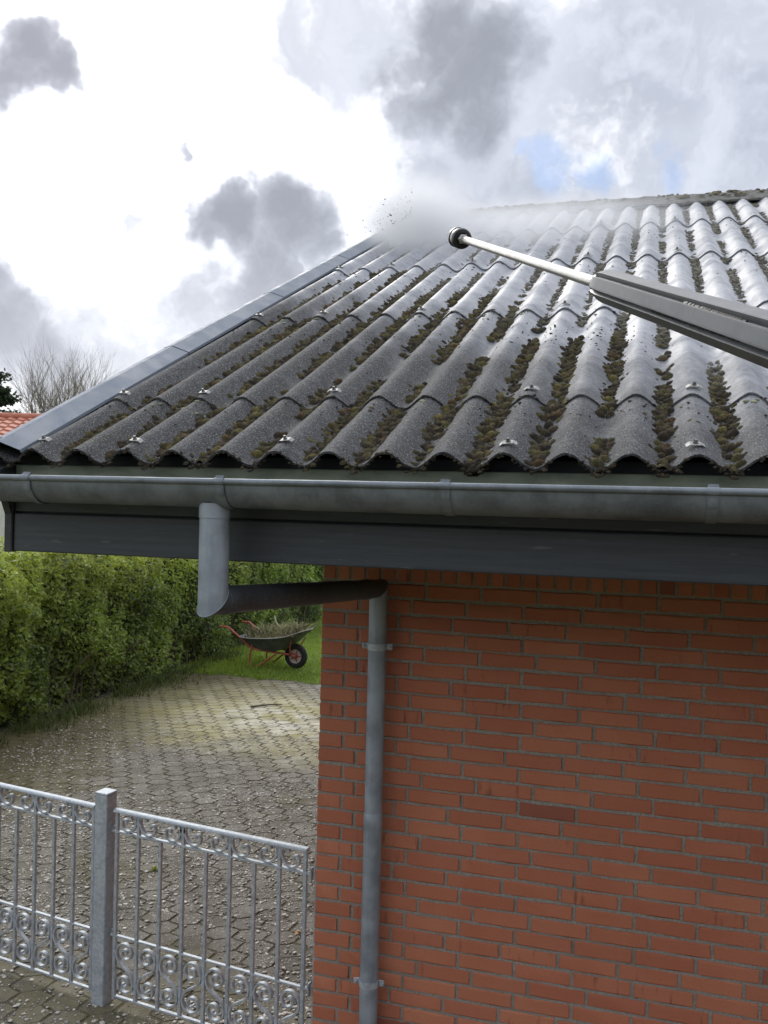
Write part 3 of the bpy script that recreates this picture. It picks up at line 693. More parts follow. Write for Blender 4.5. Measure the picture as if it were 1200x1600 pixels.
mb = MB(); mb.add(*pipe_chain([project_ring(bend1, adn, rad - .0012, pn1), project_ring(bend1 + ad * 0.5, adn, rad - .004, adn), project_ring(bend2, adn, 0.0385, pn2)])); mb.build('offset_pipe', ZINC_DARK, dp, 40)
for t_, r_a in ((0.055, rad + .0006), (0.90, 0.0415)):
    cpt = bend1 + ad * t_; MB().add(*pipe_chain([project_ring(cpt + adn * q_, adn, rr_, adn) for q_, rr_ in ((-.026, r_a - .003), (-.024, r_a), (.024, r_a), (.026, r_a - .004))])).build('pipe_socket', ZINC_DARK, dp, 40)
# seam bead on the mitre
mb = MB(); rg = project_ring(bend1, z_ax, rad + .0008, pn1); mb.tube(rg, 0.0022, 6, closed=True); mb.build('mitre_seam', ZINC_PIPE, dp, 60)
mb = MB(); mb.add(*pipe_chain([project_ring(bend2, z_ax, 0.0385, pn2), project_ring(Vector((WX, WY, 1.158)), z_ax, 0.0375, Vector((0, 0, 1)))])); mb.build('wall_pipe', ZINC_PIPE, dp, 40)
mb = MB(); mb.add(*pipe_chain([project_ring(Vector((WX, WY, z)), z_ax, r, Vector((0, 0, 1))) for z, r in ((1.212, .0378), (1.205, .0402), (1.160, .0402), (1.152, .0385), (0.05, .0385))])); mb.build('wall_pipe', ZINC_PIPE, dp, 40)
def clamp_mesh():
    mb = MB(); r0, r1, h = 0.0425, 0.0388, 0.0135; V = []; F = []; an = np.linspace(0, 2 * math.pi, 29)[:-1]
    for a in an:
        for r, z in ((r0, -h), (r0, h), (r1, h), (r1, -h)): V.append((r * math.cos(a), r * math.sin(a), z))
    n_ = len(an)
    for i in range(n_):
        for k in range(4): F.append((i * 4 + k, i * 4 + (k + 1) % 4, ((i + 1) % n_) * 4 + (k + 1) % 4, ((i + 1) % n_) * 4 + k))
    mb.add(V, F)
    for sx in (-1, 1):
        e = MB().cbox((sx * 0.053 - 0.013, -0.004, -0.013), (sx * 0.053 + 0.013, 0.003, 0.013), 0.003); mb.add(e.v, e.f)
        b_ = MB().lathe([(0.0085, 0), (0.0085, 0.005), (0.004, 0.007), (0.0035, 0.017)], 10); b_.xform(Matrix.Translation((sx * 0.056, -0.004, 0)) @ Matrix.Rotation(R(90), 4, 'X')); mb.add(b_.v, b_.f)
    mb.box((-0.008, 0.037, -0.008), (0.008, 0.062, 0.008))
    return mb.mesh('pipe_clamp', GALV, 35)
ck = clamp_mesh()
for z, rz in ((1.915, 0.0), (0.492, 0.12)): link('pipe_clamp', ck, dp, (WX, WY, z), (0, 0, rz))

# ---- moss in the roof valleys
V2, F2 = ico(2); keepv = V2[:, 2] > -0.35
fm = keepv[F2].all(1); idxm = -np.ones(len(V2), int); idxm[keepv] = np.arange(keepv.sum()); VH, FH = V2[keepv], idxm[F2[fm]]
LEAN = np.array([[1, 0, 0], [0, CS, -SN], [0, SN, CS]])
def wash_val(u, s):
    return s + 0.95 * u + 0.45 * math.sin(3.1 * u + 1.7 * s) + 0.3 * math.sin(5.3 * s - 2.2 * u)
mp, ms, mc, mh = [], [], [], []
PALm = [np.array(c) for c in ((0.045, 0.033, 0.018), (0.066, 0.050, 0.022), (0.092, 0.078, 0.026), (0.150, 0.125, 0.036), (0.100, 0.060, 0.020), (0.030, 0.026, 0.019))]
PALw = [np.array(c) for c in ((0.27, 0.26, 0.22), (0.20, 0.19, 0.15), (0.30, 0.28, 0.22), (0.17, 0.16, 0.11))]
CV, CF, CC = [], [], []; cn = [0]
def carpet(xv, cush):
    """joined lumpy moss carpet of one valley: a height field raised by overlapping cushions"""
    ug = np.arange(-0.066, 0.0661, 0.0034); sg = np.concatenate([np.arange(0.0, 2.6, 0.0046), np.arange(2.6, 5.85, 0.0085)]); nu_, ns_ = len(ug), len(sg)
    H = np.full((ns_, nu_), -0.01); K = np.zeros((ns_, nu_, 3)) + 0.05
    for (u, ss, r, hg, c) in cush:
        a, b = np.searchsorted(sg, (ss - r, ss + r)); p_, q_ = np.searchsorted(ug, (u - r, u + r))
        if b <= a or q_ <= p_: continue
        D = ((sg[a:b, None] - ss) ** 2 + (ug[None, p_:q_] - u) ** 2) / (r * r); h = np.where(D < 1, r * hg * np.sqrt(np.clip(1 - D, 0, 1)) * 0.95 + 0.001, -1)
        sub = H[a:b, p_:q_]; m_ = h > sub; sub[m_] = h[m_]; K[a:b, p_:q_][m_] = c
    pw_ = np.array([prof_w(xv + a) for a in ug])[None, :]; base_ = pw_ * 0.24 + prof_w(xv) * 0.76
    top_ = base_ + H + 0.004; live = (H > 0) & (top_ > pw_ + 0.0012); W_ = np.where(live, top_ + rng.normal(0, 0.0012, H.shape), pw_ - 0.003) + 0.006; U_ = (xv + ug)[None, :] + rng.normal(0, .0008, H.shape); S_ = sg[:, None] + rng.normal(0, .001, H.shape)
    P = np.stack([U_, YE + S_ * CS - W_ * SN, ZE + S_ * SN + W_ * CS], -1).reshape(-1, 3)
    ii, jj = np.meshgrid(np.arange(ns_ - 1), np.arange(nu_ - 1), indexing='ij'); lv = live[:-1, :-1] | live[1:, :-1] | live[:-1, 1:] | live[1:, 1:]; ii, jj = ii[lv], jj[lv]
    F_ = np.stack([ii * nu_ + jj, ii * nu_ + jj + 1, (ii + 1) * nu_ + jj + 1, (ii + 1) * nu_ + jj], 1)
    use = np.unique(F_); mp_ = -np.ones(ns_ * nu_, int); mp_[use] = np.arange(len(use)); CV.append(P[use]); CF.append(mp_[F_] + cn[0]); cn[0] += len(use)
    tip = np.clip(H / 0.014, 0, 1)[..., None]; CC.append((K * rng.uniform(.7, 1.3, (ns_, nu_, 1))).reshape(-1, 3)[use])
for vi in range(-1, 24):
    xv = PH + PW * (vi + 0.5); ph1, ph2, ph3 = rng.uniform(0, 6.28, 3); s = 0.015; cush = []
    heavy = 0.9 if vi < 1 else 1.0
    while s < 5.8:
        wv = wash_val(xv, s); washed = min(1, max(0, (wv - 2.2) / 0.9))
        dens = 0.60 + 0.40 * math.sin(2.3 * s + ph1) + 0.45 * math.sin(5.9 * s + ph2) + 0.35 * math.sin(11.3 * s + ph3); dens = dens * heavy + 0.34 - 0.18 * washed
        if s < 0.18: dens -= 0.10
        if rng.random() < dens:
            nb = int(rng.integers(6, 12)); wide = 0.0125 + 0.0050 * (1 + math.sin(7.1 * s + ph2 * 2)) + 0.0085 * max(0, min(1.3, dens)) ; tone = rng.random()
            for _ in range(nb):
                u = xv + float(np.clip(rng.normal(0, wide), -0.044, 0.044)); ss = s + rng.normal(0, 0.022)
                if ss < 0.004: continue
                r_ = (0.0065 + 0.0125 * rng.random() ** 1.6) * (1 - 0.25 * washed); hgt = rng.uniform(0.75, 1.25) * (1 - 0.5 * washed)
                k = rng.random()
                ci = PALm[int(min(5, rng.integers(0, 3) + (2 if tone > .72 and k > .45 else 0) + (1 if k > .8 else 0)))]
                cw = PALw[rng.integers(0, 4)]; c = ci * (1 - washed * 0.8) + cw * washed * 0.8; c = c * rng.uniform(0.55, 1.2)
                cush.append((u - xv, ss, r_, hgt, c))
        s += rng.uniform(0.022, 0.040)
    carpet(xv, cush)
# stray tufts hanging at sheet ends and on crests
for ri, (s0, L) in enumerate(rows):
    for idx in range(-1, 20):
        for _ in range(5):
            if rng.random() < (0.55 if ri < 3 else .25):
                u = PH + PW * (idx + rng.uniform(.25, .75)); s = s0 - rng.uniform(0.0, 0.02); u = min(u, 2.9)
                mp.append(rp(u, s, prof_w(u) - 0.002)); ms.append(rng.uniform(.005, .012)); mc.append(PALm[rng.integers(0, 3)] * 0.8); mh.append(0.8)
for k in range(900):
    u = rng.uniform(-0.65, 2.5); s = rng.uniform(0.02, 4.0) ** 1.0
    if wash_val(u, s) > 2.3: continue
    mp.append(rp(u, s, prof_w(u) + 0.003)); ms.append(0.0028 + 0.008 * rng.random() ** 2.5); mc.append(PALm[rng.integers(0, 4)]); mh.append(0.7)
for ri, (s0, L) in enumerate(rows[:3]):
    for _ in range(1500 if ri == 0 else 700):
        u = rng.uniform(-0.78, 2.6); dv = abs(math.cos(math.pi * (u - PH) / PW)); 
        if rng.random() < 0.75 * dv + (0.25 if u > 1.0 else 0.0): continue
        mp.append(rp(u, s0 + rng.uniform(-0.003, 0.012), prof_w(u) + rng.uniform(-0.004, 0.012))); ms.append(rng.uniform(.0028, .0075)); mc.append(PALm[rng.integers(0, 2)] * rng.uniform(.5, 1.0)); mh.append(0.8)
# clod hanging over the gutter edge
for _ in range(60):
    u = PH + PW * 8.5 + rng.normal(0, .018); s = rng.uniform(-0.012, 0.05); mp.append(rp(u, s, prof_w(u) + rng.uniform(-.02, .016))); ms.append(rng.uniform(.006, .013)); mc.append(PALm[rng.integers(0, 2)] * 0.7); mh.append(.9)
# ridge moss
for _ in range(900):
    x = rng.uniform(-0.75, 3.4); a = rng.normal(0, 0.07); a = float(np.clip(a, -.2, .2)); t = abs(a); zz = 0.045 - max(0, t - 0.02) * 0.55
    if math.sin(x * 3.7) + 0.6 * math.sin(x * 9.1 + 1) < rng.uniform(-1.6, 1.0): continue
    mp.append((x, yr + a, rz_ + zz - 0.012)); ms.append(rng.uniform(.010, .026)); c = PALm[rng.integers(1, 4)] * .6 + PALw[rng.integers(0, 4)] * .5; mc.append(c); mh.append(.6)
mp, ms, mc, mh = map(np.array, (mp, ms, mc, mh)); n = len(mp); k = len(VH)
lump = 1 + rng.normal(0, 0.19, (n, k, 1)); W = VH[None] * lump; el = rng.uniform(.75, 1.35, n); an = rng.uniform(0, 6.28, n)
W = np.stack([W[..., 0] * (ms * el)[:, None], W[..., 1] * ms[:, None], W[..., 2] * (ms * mh)[:, None]], -1)
c_, s_ = np.cos(an)[:, None], np.sin(an)[:, None]; W = np.stack([W[..., 0] * c_ - W[..., 1] * s_, W[..., 0] * s_ + W[..., 1] * c_, W[..., 2]], -1) @ LEAN.T + mp[:, None, :]
tipf = np.clip(VH[:, 2], 0, 1)[None, :, None]
vc = np.repeat(mc[:, None, :], k, 1) * rng.uniform(0.8, 1.2, (n, k, 1))
moss = link('moss', np_mesh('moss', W.reshape(-1, 3), (FH[None] + (np.arange(n) * k)[:, None, None]).reshape(-1, 3), MOSS, vc.reshape(-1, 3), True), roof); tag(moss, 'loose moss tufts on sheet ends, crests and ridge', kind='stuff')
carp = link('moss_carpet', np_mesh('moss_carpet', np.concatenate(CV), np.concatenate(CF), MOSS, np.concatenate(CC), True), roof); tag(carp, 'joined moss carpet filling the roof valleys', kind='stuff')
# dirt crumbs and flecks stuck to the sheets
n = 3400; u = rng.uniform(-0.66, 2.7, n); s = 5.8 * rng.beta(1.0, 1.5, n); kp = np.array([wash_val(a, b) < 2.6 or rng.random() < .3 for a, b in zip(u, s)]); u, s = u[kp], s[kp]; n = len(u); P = np.array([rp(a, b, prof_w(a) + 0.009 * .6 + .001) for a, b in zip(u, s)])
cc = np.where(rng.random((n, 1)) < 0.84, np.array([[0.035, 0.030, 0.022]]), np.array([[0.26, 0.26, 0.20]])) * rng.uniform(.7, 1.3, (n, 1))
scatter_bits('dirt_crumbs', P, rng.uniform(.0018, .0062, n), cc, BITS, 1, 0.55, 'stuff', roof, 0.2, LEAN)
n = 60; u = PH + PW * np.round(rng.uniform(-0.4, 18, n)) + rng.normal(0, .018, n); s = np.array(rng.choice([0.50, 0.47, 1.86, 1.83, 0.3, 1.2, 2.6], n)) + rng.normal(0, .025, n)
P = np.array([rp(a, b, prof_w(a) + 0.004) for a, b in zip(u, s)])
scatter_bits('lichen_pads', P, rng.uniform(.006, .012, n), np.array([[0.30, 0.32, 0.20]]) * rng.uniform(.7, 1.2, (n, 1)), MOSS, 2, 0.4, 'stuff', roof, 0.08, LEAN)

# ================================================================== FENCE
FA = Vector((-0.046, 0.05, 0)); FBp = Vector((-1.135, 0.20, 0))
fdir = (FA - FBp).normalized(); frot = math.atan2(fdir.y, fdir.x); PL = 1.060
def spiral_S(a=0.056, h=0.262, flip=1):
    r0 = 0.057; r1 = 0.009; cy_ = h / 2 - r0; th0 = R(205); turns = R(560); up = []
    for t in np.linspace(0, 1, 40):
        th = th0 - turns * t; r = r0 * (1 - t) + r1 * t; r = r0 + (r1 - r0) * (t ** 0.85)
        up.append((0.002 + r * math.cos(th) * (1.0), cy_ + r * math.sin(th)))
    up = up[::-1]; lo = [(-x, -z) for x, z in up[::-1]]
    x0, z0 = up[-1]; x1, z1 = lo[0]
    t0 = (up[-1][0] - up[-2][0], up[-1][1] - up[-2][1]); nn = math.hypot(*t0); t0 = (t0[0] / nn, t0[1] / nn); dd = math.hypot(x1 - x0, z1 - z0)
    mid = []
    for t in np.linspace(0, 1, 10)[1:-1]:
        h00 = 2 * t ** 3 - 3 * t * t + 1; h10 = t ** 3 - 2 * t * t + t; h01 = -2 * t ** 3 + 3 * t * t; h11 = t ** 3 - t * t
        mid.append((h00 * x0 + h10 * t0[0] * dd + h01 * x1 + h11 * t0[0] * dd, h00 * z0 + h10 * t0[1] * dd + h01 * z1 + h11 * t0[1] * dd))
    return [(x * flip, z) for x, z in up + mid + lo]
FLAT = [(-0.0046, -0.0095), (0.0046, -0.0095), (0.0046, 0.0095), (-0.0046, 0.0095)]
def bar3(pts): return [(x, 0, z) for x, z in pts]
sme = []
for fl in (1, -1):
    mb = MB().sweep(bar3(spiral_S(flip=fl)), FLAT)
    sme.append(mb.mesh('scroll', GALV, 40))
def cscroll(sx):
    mb = MB()
    c = catmull([(0.009, 0.090), (0.0105, 0.062), (0.022, 0.032), (0.048, 0.009), (0.074, 0.008), (0.095, 0.022), (0.101, 0.044), (0.090, 0.060), (0.074, 0.057), (0.070, 0.047)], 6)
    mb.sweep([(sx * p[0], 0, p[1]) for p in c], FLAT)
    c = catmull([(0.009, 0.058), (0.012, 0.078), (0.026, 0.091), (0.044, 0.088), (0.049, 0.076), (0.040, 0.070)], 6); mb.sweep([(sx * p[0], 0, p[1]) for p in c], FLAT)
    V0, F0 = ico(2); mb.add([(sx * 0.073 + p[0] * .009, p[1] * .0065, 0.048 + p[2] * .008) for p in V0], F0)
    return mb
cmeshes = [cscroll(s).mesh('scroll', GALV, 45) for s in (1, -1)]
col_me = MB().cbox((-0.0105, -0.009, 0.056), (0.0105, 0.009, 0.068), 0.002).mesh('collar', GALV, 30)
NB = 8; SP = PL / NB; ZT, Z2, Z3, Z4 = 0.977, 0.868, 0.352, 0.052
def bal(h0, h1, w_=0.0080): return MB().cbox((-w_, -w_, h0), (w_, w_, h1), 0.001).mesh('baluster', GALV, 30)
b_long, b_short, b_end = bal(Z4, ZT - 0.010), bal(Z4, Z2 - 0.004), MB().cbox((-0.0085, -0.0085, 0.03), (0.0085, 0.0085, ZT - 0.010), 0.001).mesh('stile', GALV, 30)
half_round = [(-0.021, -0.004)] + [(-0.021 * math.cos(a), 0.010 * math.sin(a) - 0.0) for a in np.linspace(0.15, math.pi - 0.15, 9)] + [(0.021, -0.004)]
def rail(x0, x1, z, w_, h): return MB().cbox((x0, -w_, z - h), (x1, w_, z), 0.0012).mesh('rail', GALV, 30)
V = []; F = []; n_ = len(half_round)
for x in (-0.012, PL + 0.012): V += [(x, a, ZT - 0.010 + b) for a, b in half_round]
for i in range(n_): F.append((i, (i + 1) % n_, n_ + (i + 1) % n_, n_ + i))
F += [tuple(reversed(range(n_))), tuple(n_ + i for i in range(n_))]
top_me = MB().add(V, F).mesh('top_rail', GALV, 40)
r2, r3, r4 = rail(-0.03, PL + 0.03, Z2, 0.0095, 0.010), rail(-0.03, PL + 0.03, Z3, 0.0085, 0.009), rail(0, PL, Z4, 0.0085, 0.010)
ear = MB().sweep([(x, 0, z) for x, z in catmull([(0, 0.0), (-0.018, 0.004), (-0.026, 0.016), (-0.018, 0.026), (-0.010, 0.020)], 6)], [(-.002, -.005), (.002, -.005), (.002, .005), (-.002, .005)])
ear.box((-0.034, -0.012, -0.030), (-0.030, 0.012, 0.030)); ear_me = ear.mesh('bracket', GALV, 40)
def panel(loc, rz, label):
    t = link('scrollwork_fence', None, None, loc, (0, 0, rz)); tag(t, label, 'fence', 'scrollwork fence panels')
    link('top_rail', top_me, t); link('rail', r2, t); link('rail', r3, t); link('bottom_rail', r4, t)
    for i in range(NB + 1):
        x = i * SP
        if i in (0, NB): link('stile', b_end, t, (x, 0, 0)); continue
        if i % 2: 
            b = link('baluster', b_long, t, (x, 0, 0)); link('collar', col_me, b, (0, 0, Z2))
            for q in (0, 1): link('scroll', cmeshes[q], t, (x, 0, Z2))
        else: link('baluster', b_short, t, (x, 0, 0))
    for i in range(NB): link('scroll', sme[i % 2], t, ((i + .5) * SP, 0, (Z3 - 0.009 + Z4) / 2), None)
    for z in (Z2 - .005, Z3 - .005): link('bracket', ear_me, t, (-0.002, 0, z)); e = link('bracket', ear_me, t, (PL + 0.002, 0, z), (0, 0, math.pi))
    return t
start = Vector((-1.118, 0.198, 0)); panel(start, frot, 'galvanised scrollwork fence panel between the steel post and the brick corner')
rot2 = frot - R(1.5); d2v = Vector((math.cos(rot2), math.sin(rot2), 0)); PX = Vector((-1.190, 0.205, 0))
panel(PX - Vector((fdir.x, fdir.y, 0)) * 0.072 - d2v * PL, rot2, 'galvanised scrollwork fence panel left of the steel post, cut by the picture edge')
post = link('fence_post', None, None, PX, (0, 0, frot)); tag(post, 'square galvanised steel fence post with flat cap between two panels', 'fence post', 'fence posts')
MB().cbox((-0.038, -0.038, -0.02), (0.038, 0.038, 1.040), 0.004).build('post_tube', GALV, post, 30); MB().cbox((-0.0395, -0.0395, 1.0405), (0.0395, 0.0395, 1.053), 0.003).build('cap', GALV, post, 30)
p2 = link('fence_post', None, None, PX - Vector((fdir.x, fdir.y, 0)) * 0.144 - d2v * PL, (0, 0, rot2)); tag(p2, 'square steel fence post at the far left end of the scrollwork fence', 'fence post', 'fence posts')
for ch in list(post.children):
    c2_ = ch.copy(); COL.objects.link(c2_); c2_.parent = p2
wp = link('wall_post', None, None, (-0.020, 0.075, 0), (0, 0, 0)); tag(wp, 'thin galvanised flat bar holding the fence against the brick corner', 'wall bar')
MB().cbox((-0.006, -0.018, 0.0), (0.006, 0.018, 1.005), 0.0015).build('bar', GALV, wp, 30)
MB().lathe([(0.008, 0), (0.008, 0.008), (0, 0.010)], 8, 'x').xform(Matrix.Translation((0.004, -0.0, 0.99))).build('bolt', GALV, wp, 30)

# ================================================================== PRESSURE WASHER LANCE
PN = Vector((0.936, -1.727, 3.115)); PSV = Vector((1.279, -2.359, 2.849)); ld = (PSV - PN).normalized(); LL = (PSV - PN).length
lance = link('pressure_washer_lance', None, None, PN, ld.to_track_quat('Z', 'Y').to_euler()); tag(lance, 'wet grey pressure washer lance with steel tube and black nozzle', 'pressure washer')
nz = MB().lathe([(0.0, -0.0036), (0.012, -0.0036), (0.0135, -0.021), (0.0205, -0.021), (0.0222, -0.017), (0.0222, -0.008), (0.0205, -0.006), (0.0205, -0.0052)], 36, cap=False).build('nozzle', BLACK, lance, 30)
MB().lathe([(0.0203, -0.0036), (0.0203, 0.0095)], 36).build('ring', GREYRING, nz, 30)
MB().lathe([(0.0205, 0.0092), (0.0222, 0.011), (0.0222, 0.022), (0.020, 0.026), (0.0135, 0.028), (0.0125, 0.024), (0.011, 0.024)], 36, cap=False).build('nozzle_cap', BLACK, nz, 30)
MB().lathe([(0.0115, 0.022), (0.0115, 0.033), (0.009, 0.036)], 6).build('hex_nut', GREYRING, nz, 20)
MB().lathe([(0.0078, 0.02), (0.0084, LL + 0.03)], 24).build('tube', STEEL, lance, 40)
def sleeve_r(th, r):   # fluted section with three broad lands and deep grooves
    x = (th * 6 / (2 * math.pi)) % 1.0; gdist = min(x, 1 - x)
    ph_ = (x - 0.5) * 2 * math.pi / 6; flat = math.cos(math.pi / 6) / math.cos(ph_) * 1.09
    return r * min(flat, 1.0) * (1.0 - 0.30 * math.exp(-(gdist / 0.10) ** 4))
SROT = R(20)
sv_ = MB(); V = []; F = []; ns = 120
stn = [(0.0, 0.62), (0.006, 0.80), (0.016, 0.93), (0.034, 1.0), (0.2, 1.03), (0.45, 1.16), (0.70, 1.28)]
for (h, f) in stn:
    for k in range(ns):
        th = 2 * math.pi * k / ns; r = sleeve_r(th, 0.0238 * f) if h > .003 else 0.0238 * f * .78; V.append((r * math.cos(th + SROT), r * math.sin(th + SROT), LL + h))
for i in range(len(stn) - 1):
    for k in range(ns): F.append((i * ns + k, i * ns + (k + 1) % ns, (i + 1) * ns + (k + 1) % ns, (i + 1) * ns + k))
F += [tuple(reversed(range(ns))), tuple((len(stn) - 1) * ns + k for k in range(ns))]
sv_.add(V, F); slv = sv_.build('sleeve', SLEEVE, lance, 40)
MB().lathe([(0.0105, LL - 0.004), (0.0155, LL - 0.002), (0.0172, LL + 0.004), (0.0172, LL + 0.010)], 28).build('collar', BLACK, lance, 30)
# recessed embossed strips in two grooves (too fine to read in the picture)
def strip(groove, z0, z1):
    th = 2 * math.pi * groove / 6; mb = MB(); M = Matrix.Rotation(th, 4, 'Z')
    f = 1.10; r = 0.0238 * f * 0.715; mb.box((r - 0.002, -0.0042, z0), (r + 0.0022, 0.0042, z1))
    z = z0 + 0.006
    while z < z1 - 0.008:
        wd = random.uniform(.0016, .0032)
        if random.random() < .82: mb.box((r + 0.0015, -0.0026, z), (r + 0.0028, random.uniform(.0008, .0026), z + wd))
        z += wd + 0.0016
    mb.xform(M).build('embossed_strip', BLACK, slv)
for gr_ in range(6): strip(gr_ + SROT * 6 / (2 * math.pi), LL + (0.20 if gr_ % 2 else 0.27), LL + 0.40)
# hand grip with trigger, just outside the frame
MB().lathe([(0.031, LL + 0.69), (0.034, LL + 0.71), (0.034, LL + 0.86), (0.028, LL + 0.90)], 28).build('grip', BLACK, lance, 40)

# ---- spray mist and flung specks
def m_mist(name, dens, rad):
    m, n = mat(name); p = n.pos(); o = n.objc()
    L = n.vmath('LENGTH', o, out='Value'); fall = n.mapr(L, 1.0, 0.05)
    nz_ = n.mapr(n.noise(p, 3.4, 5, 0.6), 0.30, 0.70)
    d = n.math('MULTIPLY', n.math('MULTIPLY', fall, fall), n.math('ADD', n.math('MULTIPLY', nz_, 0.9), 0.25)); d = n.math('MULTIPLY', d, dens)
    v = n.node('ShaderNodeVolumePrincipled'); n.put(v.inputs['Color'], (0.985, 0.988, 0.995)); n.put(v.inputs['Density'], d); v.inputs['Anisotropy'].default_value = 0.1
    out = n.node('ShaderNodeOutputMaterial'); n.l.new(v.outputs[0], out.inputs['Volume']); return m
def unit_ball(name, m):
    V0, F0 = ico(3); return np_mesh(name, V0, F0, m, None, True)
c0 = np.array(rp(-0.40, 4.65, 0.11)); 
mo = link('spray_mist', unit_ball('spray_mist', m_mist('mist_dense', 14.0, 1)), None, tuple(c0), (SL, 0, R(8))); mo.scale = (0.66, 0.95, 0.52); tag(mo, 'white cloud of water mist at the end of the jet', 'water mist', kind='stuff')
c1_ = np.array(rp(0.45, 4.55, 0.05))
m2 = link('drifting_mist', unit_ball('drifting_mist', m_mist('mist_thin', 3.6, 1)), None, tuple(c1_), (SL, 0, 0)); m2.scale = (1.75, 1.55, 0.30); tag(m2, 'thin water mist drifting along the roof ridge', 'water mist', kind='stuff')
n = 110
pxs = 645 - np.abs(rng.normal(0, 48, n)); pys = 338 + (645 - pxs) * 0.46 - np.abs(rng.normal(0, 26, n))
P = []
for a, b in zip(pxs, pys):
    dist = rng.uniform(4.4, 5.4); P.append(CAM + (AX_R * (a - 600) / 1409.55 - AX_U * (b - 800) / 1409.55 + AX_F) * dist)
scatter = scatter_bits('flung_specks', np.array(P), 0.0012 + 0.0036 * rng.random(n) ** 3, np.array([[0.08, 0.075, 0.065]]) * rng.uniform(.6, 3.0, (n, 1)), BITS, 1, 0.8)
tag(scatter, 'specks of moss and water flung up beyond the verge', 'specks', kind='stuff')

# ================================================================== HEDGE
HX0, HX1, HY0, HY1, HT = -5.02, -6.35, -3.0, 26.0, 1.83
hedge = link('hedge', None, None, (0, 0, 0)); tag(hedge, 'long clipped green hedge along the left of the paved yard', 'hedge')
def hbump(y, z): return 0.065 * np.sin(1.9 * y + 0.7) * np.cos(1.3 * z + y) + 0.055 * np.sin(4.3 * y + 2.1 * z) + 0.035 * np.sin(14.1 * y + 9.0 * z) * np.sin(11.0 * z - 5.0 * y) + 0.045 * np.sin(9.7 * y - 5.1 * z + 1.0) + 0.04 * np.sin(6.1 * z + 2.7 * y)
def inst_leaves(P, Nrm, size, cols, name, m, parent):
    n = len(P); t = rng.normal(size=(n, 3)); t -= Nrm * (t * Nrm).sum(1, keepdims=True); t /= np.linalg.norm(t, axis=1, keepdims=True) + 1e-9; b = np.cross(Nrm, t)
    l = size[:, None]; wd = (size * rng.uniform(.42, .62, n))[:, None]
    V = np.stack([P - t * l * .5, P + b * wd * .5 - Nrm * l * .10, P + t * l * .5 - Nrm * l * 0.12, P - b * wd * .5 - Nrm * l * .10], 1)
    return link(name, np_mesh(name, V.reshape(-1, 3), np.arange(n * 4).reshape(-1, 4), m, np.repeat(cols, 4, 0)), parent)
n = 190000
y = HY0 + (HY1 - HY0) * rng.random(n); wy = np.clip(1.0 / (1 + np.maximum(0, y - 5) * 0.16) ** 1.1, .1, 1) * np.where(y < 3.2, .25, 1.0); kp = rng.random(n) < wy; y = y[kp]; n = len(y)
front = rng.random(n) < 0.70
z = np.where(front, 0.05 + (HT - 0.02) * rng.random(n) ** 0.9, HT); dep = np.abs(rng.exponential(0.075, n)); bmp = hbump(y, z)
edge = np.clip((z - (HT - .25)) / .25, 0, 1); x_f = HX0 + bmp - dep - 0.18 * edge ** 2 - 0.10 * np.clip((0.5 - z) / .5, 0, 1)
z = np.where(front & (rng.random(n) < .04), z + 0, z); x_t = HX0 - 0.15 - rng.random(n) * 1.1; ztop = HT + 0.09 * np.sin(2.3 * y + x_t) + 0.06 * np.sin(5.1 * y - 3 * x_t) + 0.05 * np.sin(11 * y) - dep * .8 + 0.03 + np.where(rng.random(n) < .06, rng.exponential(.06, n), 0)
x = np.where(front, x_f, x_t); z = np.where(front, z, ztop)
nr = np.where(front[:, None], np.array([[0.75, -0.35, 0.55]]), np.array([[0.2, -0.2, 1.0]])) + rng.normal(0, .55, (n, 3)); nr /= np.linalg.norm(nr, axis=1, keepdims=True)
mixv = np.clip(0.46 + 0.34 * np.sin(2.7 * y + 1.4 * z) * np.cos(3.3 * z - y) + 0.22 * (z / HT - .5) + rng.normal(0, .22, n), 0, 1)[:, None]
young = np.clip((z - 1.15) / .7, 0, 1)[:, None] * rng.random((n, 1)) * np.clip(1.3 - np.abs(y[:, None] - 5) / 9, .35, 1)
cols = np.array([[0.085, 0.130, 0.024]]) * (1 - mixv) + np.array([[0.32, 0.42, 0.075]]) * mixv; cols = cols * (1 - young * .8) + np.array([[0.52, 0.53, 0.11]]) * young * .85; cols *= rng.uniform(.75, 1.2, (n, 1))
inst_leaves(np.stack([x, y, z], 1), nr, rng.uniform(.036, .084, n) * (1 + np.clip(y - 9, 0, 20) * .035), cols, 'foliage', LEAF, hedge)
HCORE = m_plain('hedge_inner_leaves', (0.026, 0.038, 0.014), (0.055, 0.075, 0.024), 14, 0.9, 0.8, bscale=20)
core_mb = MB(); V = []; F = []; ys = np.linspace(HY0, HY1, 150); prof = [(0.0, 0.02), (0.02, 0.4), (0.0, 0.9), (0.02, 1.35), (0.12, HT - 0.2), (0.35, HT - 0.10), (1.1, HT - 0.10), (1.3, HT - .3), (1.3, 0.02)]
for yv in ys:
    for (a, zz) in prof: V.append((HX0 - 0.20 - a + float(hbump(yv, zz)) * (1 if a < .3 else 0) + rng.normal(0, .02), yv, zz + rng.normal(0, .02)))
npf = len(prof)
for i in range(len(ys) - 1):
    for k in range(npf - 1): F.append((i * npf + k, i * npf + k + 1, (i + 1) * npf + k + 1, (i + 1) * npf + k))
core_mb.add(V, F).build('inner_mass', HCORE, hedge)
st = MB()
for _ in range(90):
    yv = rng.uniform(3.2, 13); x0 = HX0 - rng.uniform(.08, .25); st.tube([(x0, yv, 0), (x0 + rng.normal(0, .05), yv + rng.normal(0, .06), .3), (x0 + rng.normal(0, .1) + .06, yv + rng.normal(0, .12), .62)], [.012, .009, .005], 5)
tag(st.build('stems', BARK, hedge), kind='stuff')

